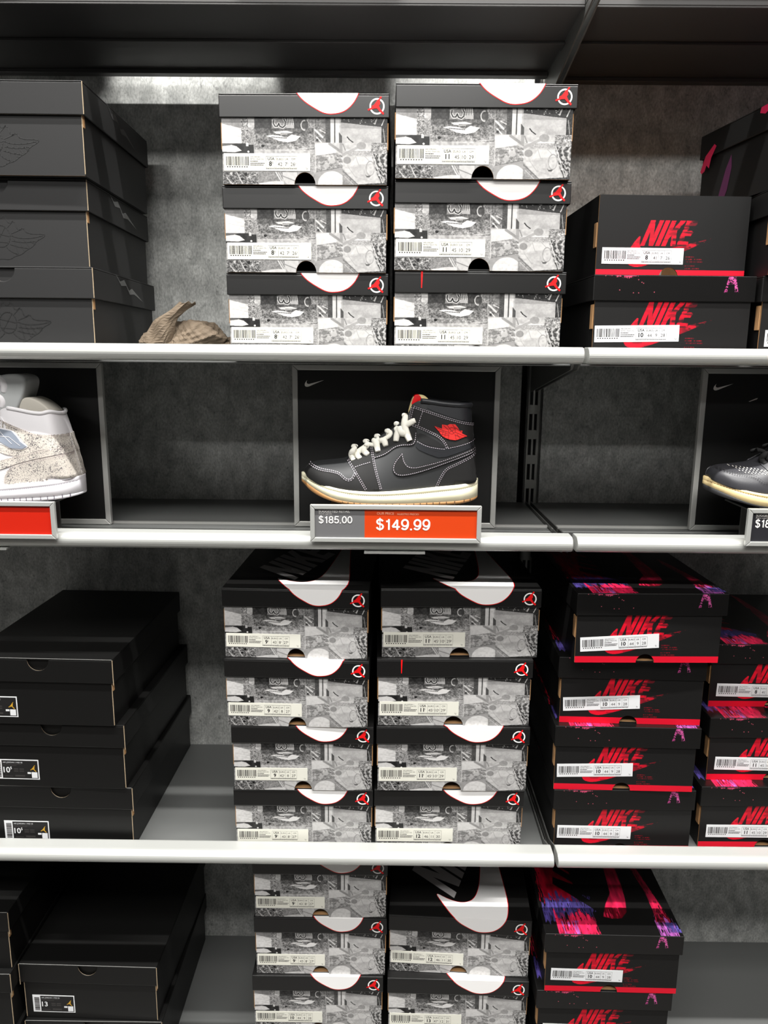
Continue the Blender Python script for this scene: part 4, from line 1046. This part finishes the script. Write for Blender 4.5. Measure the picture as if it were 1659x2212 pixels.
    for nm, poly, hw, m in spec['tongue']:
        P = smooth_poly([L(p) for p in poly], True, 2); mb = MB()
        for (k, y0, y1) in ((0, -hw, hw),): mb.prism(P[::-1] if False else P, y0, y1)
        me = mb.mesh(nm, m, bevel=min(.004, hw*.4), seg=3, fix=True, smooth=True); link(nm, me, t)
    # laces
    if spec['laces']:
        lc = thing('laces', '', '', (0, 0, 0)); lc.parent = t
        for kx in ('label', 'category'): del lc[kx]
        for pts, r in spec['laces']:
            P = densify(smooth_poly([L(p) for p in pts], False, 2), .0015, False); Q = []
            for i, p in enumerate(P):
                h_ = bvh.ray_cast(Vector((p[0], -1, p[1])), Vector((0, 1, 0))); yy = h_[0].y-r*.5 if h_[0] is not None else -.020
                Q.append([p[0], min(yy, -.012), p[1]])
            ys = np.array([q[1] for q in Q])
            if len(ys) > 6: ys = np.convolve(np.concatenate([[ys[0]]*3, ys, [ys[-1]]*3]), np.ones(7)/7, 'valid')
            Q = [(q[0], float(y_), q[2]) for q, y_ in zip(Q, ys)]
            n = len(Q); rr = [r*1.15*(.75+.25*math.sin(PI*i/max(1, n-1))) for i in range(n)]
            mb = MB(); mb.tube(Q, rr, 8); link('lace', mb.mesh('lace', spec['m_lace'], smooth=True), lc)
        for p in spec['lace_bars']:
            x, z = L(p); mb = MB(); yb = .020; mb.tube([(x+.002*math.sin(k), y_, z+.0045*(1-(y_/yb)**2)) for k, y_ in enumerate(np.linspace(-yb, yb, 11))], .0030, 8)
            link('lace', mb.mesh('lace', spec['m_lace'], smooth=True), lc)
    # winged emblem
    if spec.get('wing'):
        poly, ball, lines, mf, ml = spec['wing']
        mb = MB(); drape(mb, poly, .0026, sm_=0, grid=.003); wg = link('wing_emblem', mb.mesh('wing_emblem', mf, smooth=True), t)
        mb = MB()
        for l in lines:
            P = densify([L(p) for p in l], .0012, False)
            for a, b in zip(P, P[1:]):
                a, b = Vector(a), Vector(b); d_ = (b-a)
                if d_.length < 1e-6: continue
                d_.normalize(); nn = Vector((-d_.y, d_.x))*.00032; mb.face([tuple(hit(q.x, q.y, .0030)) for q in (a-nn, b-nn, b+nn, a+nn)])
        ob_ = link('emblem_lines', mb.mesh('emblem_lines', ml), wg); ob_['kind'] = 'stuff'
    return t
def Zm(pts, ox=620, oy=780, s=.28933): return [(ox+p[0]*s, oy+p[1]*s) for p in pts]
COLS = [(652,1031,650,1024,.010,0,0),(662,1038,657,1012,.026,0,0),(682,1047,672,1004,.036,0,0),(705,1054,695,1001.5,.042,0,0),(730,1059,720,999,.0455,0,0),(755,1062,745,995,.047,0,0),(780,1063,759,985,.047,.004,.15),
        (805,1063,787,965,.046,.012,.6),(830,1062,815,947,.044,.016,.95),(855,1060,845,929,.042,.019,1),(880,1058,868,911,.040,.021,1),(905,1056,882,890,.038,.023,1),(930,1053,888,873,.037,.026,1),
        (950,1051,905,866,.0365,.029,1),(970,1049,930,869,.036,.031,1),(990,1047,955,873,.0355,.032,1),(1010,1045,985,875,.034,.031,1),(1025,1043,1005,875,.033,.030,1),(1035,1042,1017,877,.032,.029,1)]
TOPC = [(643,1030),(649,1026),(678,1042),(721,1053),(765,1059),(822,1061),(880,1057),(938,1050.5),(996,1045),(1040,1039)]
SEAM = [(642,1037),(646,1038),(707,1056),(765,1067),(828,1069),(909,1065),(996,1055),(1040,1048)]
WBOT = [(642,1042),(648,1046),(678,1059),(707,1072),(736,1081),(794,1086),(880,1087),(967,1082.5),(1040,1076)]
OBOT = [(642,1048),(663,1065),(692,1076.5),(721,1084),(750,1089),(822,1093),(909,1092.5),(982,1089),(1031,1083),(1040,1080)]
M_LEA = mat('charcoal_leather', (.160, .165, .170), .55, bump=(900, .06)); M_SUE = mat('black_canvas', (.060, .058, .058), .75, bump=(2500, .12)); M_COL = mat('slate_leather', (.125, .131, .145), .5, bump=(900, .05))
M_THR = mat('pale_thread', (.80, .76, .80), .7); M_LACE = mat('cream_lace', (.985, .975, .93), .8, bump=(2500, .2)); M_SOLE = mat('cream_rubber', (.96, .94, .82), .55, bump=(1800, .08)); M_GUM = mat('gum_rubber', (.68, .50, .31), .55)
M_WRED = mat('emblem_red', (.86, .12, .10), .6); M_TRED2 = mat('tongue_red', (.88, .05, .08), .5); M_CREAM = mat('tongue_cream', (.90, .82, .60), .7); M_DK = mat('groove_dark', (.30, .22, .14), .8); M_SEAM = mat('seam_thread', (.62, .60, .48), .8)
swo = [(855,685),(828,712),(800,752),(784,795),(790,832),(822,856),(880,857),(1000,828),(1150,772),(1300,716),(1428,658),(1428,628),(1300,678),(1150,735),(1000,776),(930,790),(890,784),(866,760),(857,720)]
toe = [(92,866),(130,815),(155,792),(200,810),(250,825),(340,833),(392,845),(430,878),(460,890),(488,878),(502,848),(512,832),(560,905),(596,975),(480,972),(340,950),(200,912)]
fore = [(452,748),(480,742),(560,695),(622,650),(640,700),(645,760),(665,850),(700,965),(702,978),(600,978),(540,870),(495,805)]
eye = [(640,735),(690,722),(742,700),(800,652),(850,634),(935,632),(960,600),(966,525),(945,480),(915,440),(885,470),(835,520),(760,572),(690,615),(628,655)]
strap = [(920,470),(985,500),(1060,530),(1140,572),(1180,620),(1195,648),(1300,620),(1412,575),(1400,470),(1250,437),(1030,368),(985,345),(935,335),(918,390)]
heelp = [(1108,945),(1140,860),(1180,792),(1250,762),(1350,712),(1432,664),(1446,910),(1300,930)]
band = [(962,598),(1050,640),(1190,655),(1300,628),(1424,572),(1428,622),(1300,668),(1150,722),(1050,690),(955,648)]
colr = [(1036,330),(1100,322),(1200,330),(1360,330),(1386,392),(1396,462),(1250,430),(1036,358)]
gap_ = [(968,528),(1055,560),(1130,600),(1180,648),(1060,632),(968,592)]
main_spec = dict(cols=COLS, top=TOPC, seam=SEAM, wbot=WBOT, obot=OBOT, m_base=M_LEA, m_sole=M_SOLE, m_out=M_GUM, m_seam=M_SEAM, m_groove=M_DK, m_collar=M_COL, m_inner=M_SUE, m_lace=M_LACE, m_stitch=M_THR,
    panels=[('toe_cap', [Zm(toe)], .0010, M_SUE), ('forefoot_panel', [Zm(fore)], .0012, M_SUE), ('eyestay', [Zm(eye)], .0014, M_SUE), ('ankle_gusset', [Zm(gap_)], .0004, mat('gusset_black', (.07, .07, .075), .6)), ('ankle_band', [Zm(band)], .0008, M_COL), ('heel_panel', [Zm(heelp)], .0012, M_SUE), ('collar_panel', [Zm(colr)], .0008, M_COL), ('ankle_strap', [Zm(strap)], .0014, M_SUE), ('swoosh', [Zm(swo)], .0016, M_SUE)],
    stitch=[(Zm(toe[2:12]), True), (Zm([(452,755),(505,826),(594,965)]), True), (Zm([(630,660),(645,760),(668,850),(702,962)]), True), (Zm([(650,728),(692,715),(742,692),(800,645),(850,628),(935,624),(954,596),(960,525)]), False), (Zm([(505,800),(560,780),(625,760)]), False),
        (Zm([(850,700),(806,752),(791,796),(797,828),(826,848),(880,848),(1000,820),(1150,764),(1300,708),(1424,655)]), False), (Zm([(856,690),(862,730),(876,762),(900,790),(950,794),(1000,784),(1150,743),(1300,686),(1424,636)]), False),
        (Zm([(1115,935),(1146,862),(1186,796),(1250,768),(1350,718),(1428,670)]), True), (Zm([(940,345),(1030,376),(1250,446),(1398,478)]), True), (Zm([(935,478),(985,494),(1060,526),(1140,566),(1178,615),(1190,645)]), True), (Zm([(1006,376),(988,430),(972,488)]), False), (Zm([(915,450),(925,400),(935,345)]), True), (Zm([(1195,645),(1300,622),(1414,578)]), False), (Zm([(968,598),(1050,638),(1180,652)]), False)],
    ticks=[740,752,765,778,792,806,820,834,848,863,878,894,908,922,936,950,965,983,1004,1018], collar=(13,), tongue=[('tongue', Zm([(895,420),(915,330),(938,268),(975,258),(1028,268),(1062,305),(1040,345),(960,420)]), .021, M_CREAM), ('tongue_label', Zm([(918,330),(940,266),(968,258),(984,262),(1002,296),(965,306),(930,328)]), .0216, M_TRED2)],
    laces=[(Zm([(502,662),(478,690),(470,720),(490,750)]), .0040), (Zm([(612,625),(580,655),(530,690),(512,710),(540,735)]), .0042), (Zm([(555,665),(575,690),(602,705)]), .0040), (Zm([(640,600),(662,620),(668,650),(676,682)]), .0042), (Zm([(690,600),(722,598),(735,640)]), .0040), (Zm([(740,540),(765,530),(770,560),(720,590),(650,632)]), .0030), (Zm([(800,520),(830,505),(815,560),(808,602)]), .0042), (Zm([(880,415),(868,470),(880,525),(912,595)]), .0046), (Zm([(950,442),(910,465),(868,492)]), .0040), (Zm([(830,500),(850,540),(885,535)]), .0052), (Zm([(600,632),(650,640),(690,600)]), .0030)],
    lace_bars=Zm([(490,680),(580,640),(665,600),(745,560),(815,505),(875,440)]),
    wing=(Zm([(765,575),(880,612),(880,548),(960,560),(1000,540),(1080,545),(1120,590),(1150,640),(1192,640),(1186,682),(1262,725),(1195,748),(1150,768),(1090,787),(1000,775),(930,750),(880,718),(840,660),(800,618)], 830, 840, .13864), None,
        [Zm(l, 830, 840, .13864) for l in ([(800,592),(900,640),(980,660)],[(830,640),(920,670),(985,690)],[(870,690),(940,705),(995,715)],[(900,640),(880,715)],[(940,655),(920,740)],[(985,670),(980,770)],[(1080,690),(1100,780)],[(1110,690),(1160,760)],[(1080,660),(1240,725)],[(1070,700),(1190,740)],[(900,560),(970,620)],[(960,560),(990,600)],[(1080,590),(1180,660)],[(1040,550),(1090,620)],arc(1030,640,52,48,0,2*PI,18),[(1000,615),(1060,670)],[(995,660),(1060,625)])], M_WRED, mat('emblem_gap', (.48, .04, .04), .8)))
shoe('high_top_sneaker', 'black high-top sneaker with white laces, red wing emblem and cream sole', 0, main_spec)

def shift(pts, dx, dy): return [(p[0]+dx, p[1]+dy) for p in pts]
# white shoe: keep the shared outline, lower collar
Zw = lambda pts: [(p[0]*.1808+885, 790+p[1]*.1808+6) for p in pts]
cw = [list(c) for c in COLS]
for i, (x_, y_) in {11: (878, 905), 12: (884, 893), 13: (900, 889), 14: (925, 893), 15: (955, 899), 16: (975, 901), 17: (991, 896), 18: (1002, 902)}.items(): cw[i][2] = x_; cw[i][3] = y_
for i, k in {8: 941, 9: 928, 10: 915}.items(): cw[i][3] = k
M_WLEA = mat('white_leather', (.92, .91, .92), .45, bump=(700, .04)); M_WSOLE = mat('white_rubber', (.92, .91, .93), .5); M_GREYL = mat('pale_grey_leather', (.70, .71, .71), .55); M_BEI = mat('beige_lining', (.72, .70, .66), .8)
def crackle():
    m = bpy.data.materials.new('crackled_leather'); m.use_nodes = True; nt = m.node_tree; b = nt.nodes['Principled BSDF']
    tc = nt.nodes.new('ShaderNodeTexCoord'); n = nt.nodes.new('ShaderNodeTexNoise'); n.inputs['Scale'].default_value = 620; n.inputs['Detail'].default_value = 4; n.inputs['Distortion'].default_value = 1.2
    n2 = nt.nodes.new('ShaderNodeTexNoise'); n2.inputs['Scale'].default_value = 45; n2.inputs['Detail'].default_value = 3
    ad = nt.nodes.new('ShaderNodeMath'); ad.operation = 'MULTIPLY_ADD'; ad.inputs[1].default_value = .35
    r = nt.nodes.new('ShaderNodeValToRGB'); e = r.color_ramp.elements; e[0].position = .70; e[0].color = (.62, .57, .51, 1); e[1].position = .78; e[1].color = (.12, .11, .115, 1)
    L = nt.links.new; L(tc.outputs['Object'], n.inputs['Vector']); L(tc.outputs['Object'], n2.inputs['Vector']); L(n2.outputs['Fac'], ad.inputs[0]); L(n.outputs['Fac'], ad.inputs[2]); L(ad.outputs[0], r.inputs[0]); L(r.outputs[0], b.inputs['Base Color']); b.inputs['Roughness'].default_value = .5
    return m
M_CRK = crackle()
white_spec = dict(main_spec, cols=[tuple(c) for c in cw], m_base=M_WLEA, m_sole=M_WSOLE, m_out=M_WSOLE, m_seam=mat('sole_seam_grey', (.62, .60, .64), .7), m_groove=mat('groove_grey', (.40, .38, .42), .8), m_collar=M_WLEA, m_inner=M_BEI, m_lace=M_WLEA, m_stitch=mat('mauve_thread', (.66, .60, .60), .7), tick_up=.0018,
    panels=[('toe_cap', [Zm(toe)], .0010, M_CRK), ('eyestay', [Zm(eye)], .0012, M_WLEA), ('ankle_panel', [Zw([(-260,560),(-120,600),(0,664),(300,782),(450,828),(720,838),(900,845),(900,985),(640,985),(400,1025),(250,1085),(80,1080),(-100,1010),(-250,800)])], .0012, M_CRK), ('heel_panel', [Zw([(8,1450),(36,1290),(130,1205),(300,1155),(500,1108),(790,1052),(920,1030),(920,1400),(700,1440),(400,1450)])], .0012, M_CRK),
        ('emblem_border', [Zw([(-200,865),(-125,745),(0,752),(158,776),(220,838),(272,905),(348,972),(275,1010),(125,1004),(0,940),(-110,965)])], .0018, M_WLEA), ('swoosh', [Zw([(920,975),(790,985),(640,985),(400,1030),(0,1135),(-300,1215),(-420,1200),(-470,1100),(-560,1240),(-520,1330),(-380,1360),(0,1245),(200,1170),(500,1095),(790,1048),(920,1030)])], .0016, M_CRK)],
    stitch=[(Zw([(0,668),(300,788),(450,834),(720,845)]), True), (Zw([(20,1400),(44,1290),(135,1212),(300,1162),(500,1116),(790,1060)]), True), (Zw([(0,1145),(400,1040),(640,995),(785,992)]), False), (Zm(toe[2:12]), True)],
    ticks=[p for p in range(740, 960, 13)]+[966,981,995,1010,1023], collar=(13,), pad=.0027,
    tongue=[('tongue', Zw([(-220,700),(-160,330),(-60,160),(60,125),(190,118),(290,145),(322,212),(272,370),(190,540),(60,700)]), .024, M_GREYL), ('collar_lining', Zw([(180,600),(196,520),(240,412),(320,388),(450,440),(560,530),(600,600)]), .022, M_BEI)],
    laces=[(Zw([(-120,260),(0,175),(60,240),(40,340)]), .0060), (Zw([(-120,420),(-20,380),(25,450),(0,520)]), .0055)], lace_bars=main_spec['lace_bars'],
    wing=(Zw([(-190,860),(-120,760),(0,768),(150,790),(205,845),(255,915),(325,968),(270,996),(130,990),(0,925),(-110,950)]), None, [Zw(l) for l in ([(-100,850),(120,860),(250,960)],[(0,800),(150,940)])], mat('emblem_silver', (.54, .57, .62), .4), M_WLEA))
shoe('high_top_sneaker', 'white and crackled beige sneaker cut by the left photo edge', -885, white_spec)
# black perforated shoe at the right edge
M_BLEA = mat('black_leather', (.22, .22, .235), .38, bump=(900, .05)); M_YEL = mat('yellowed_rubber', (.96, .86, .64), .5); M_BRUB = mat('black_rubber', (.16, .16, .17), .6, bump=(1500, .2))
Zr = lambda pts: [(1480+p[0]*.2034-898, 780+p[1]*.2034-6) for p in pts]
rr_ = random.Random(9)
dots = [q for q in Zr([(540+i*32+(j % 2)*16+rr_.uniform(-3, 3), 1128+j*16+i*3.0-(i*j)*.2+rr_.uniform(-2, 2)) for j in range(4) for i in range(j, 14)])]
right_spec = dict(main_spec, m_base=M_BLEA, m_sole=M_YEL, m_out=M_BRUB, m_seam=mat('seam_brown', (.55, .40, .22), .8), m_groove=M_HOLE, m_collar=M_BLEA, m_inner=M_HOLE, m_lace=mat('black_lace', (.1, .1, .1), .8), m_stitch=mat('dark_thread', (.06, .06, .06), .8),
    wbot=shift(WBOT[:4], 0, 2)+[(736,1083),(794,1087),(880,1088),(967,1084),(1040,1077)], obot=[(642,1052),(663,1068),(704,1077),(734,1086),(760,1090),(822,1093),(909,1093),(982,1091),(1031,1086),(1040,1083)],
    panels=[('toe_cap', [Zm(toe)], .0010, M_BLEA), ('forefoot_panel', [Zm(fore)], .0012, M_BLEA), ('eyestay', [Zm(eye)], .0014, M_BLEA), ('heel_panel', [Zm(heelp)], .0012, M_BLEA), ('ankle_strap', [Zm(strap)], .0014, M_BLEA), ('swoosh', [Zm(swo)], .0016, M_BLEA)],
    stitch=[(Zm(toe[2:12]), True)], dots=dots, m_dots=mat('perforation_pale', (.78, .77, .74), .7), wing=None, tongue=[('tongue', main_spec['tongue'][0][1], .021, M_BLEA)])
shoe('high_top_sneaker', 'black leather sneaker with pale perforations and yellowed sole at right photo edge', 898, right_spec)
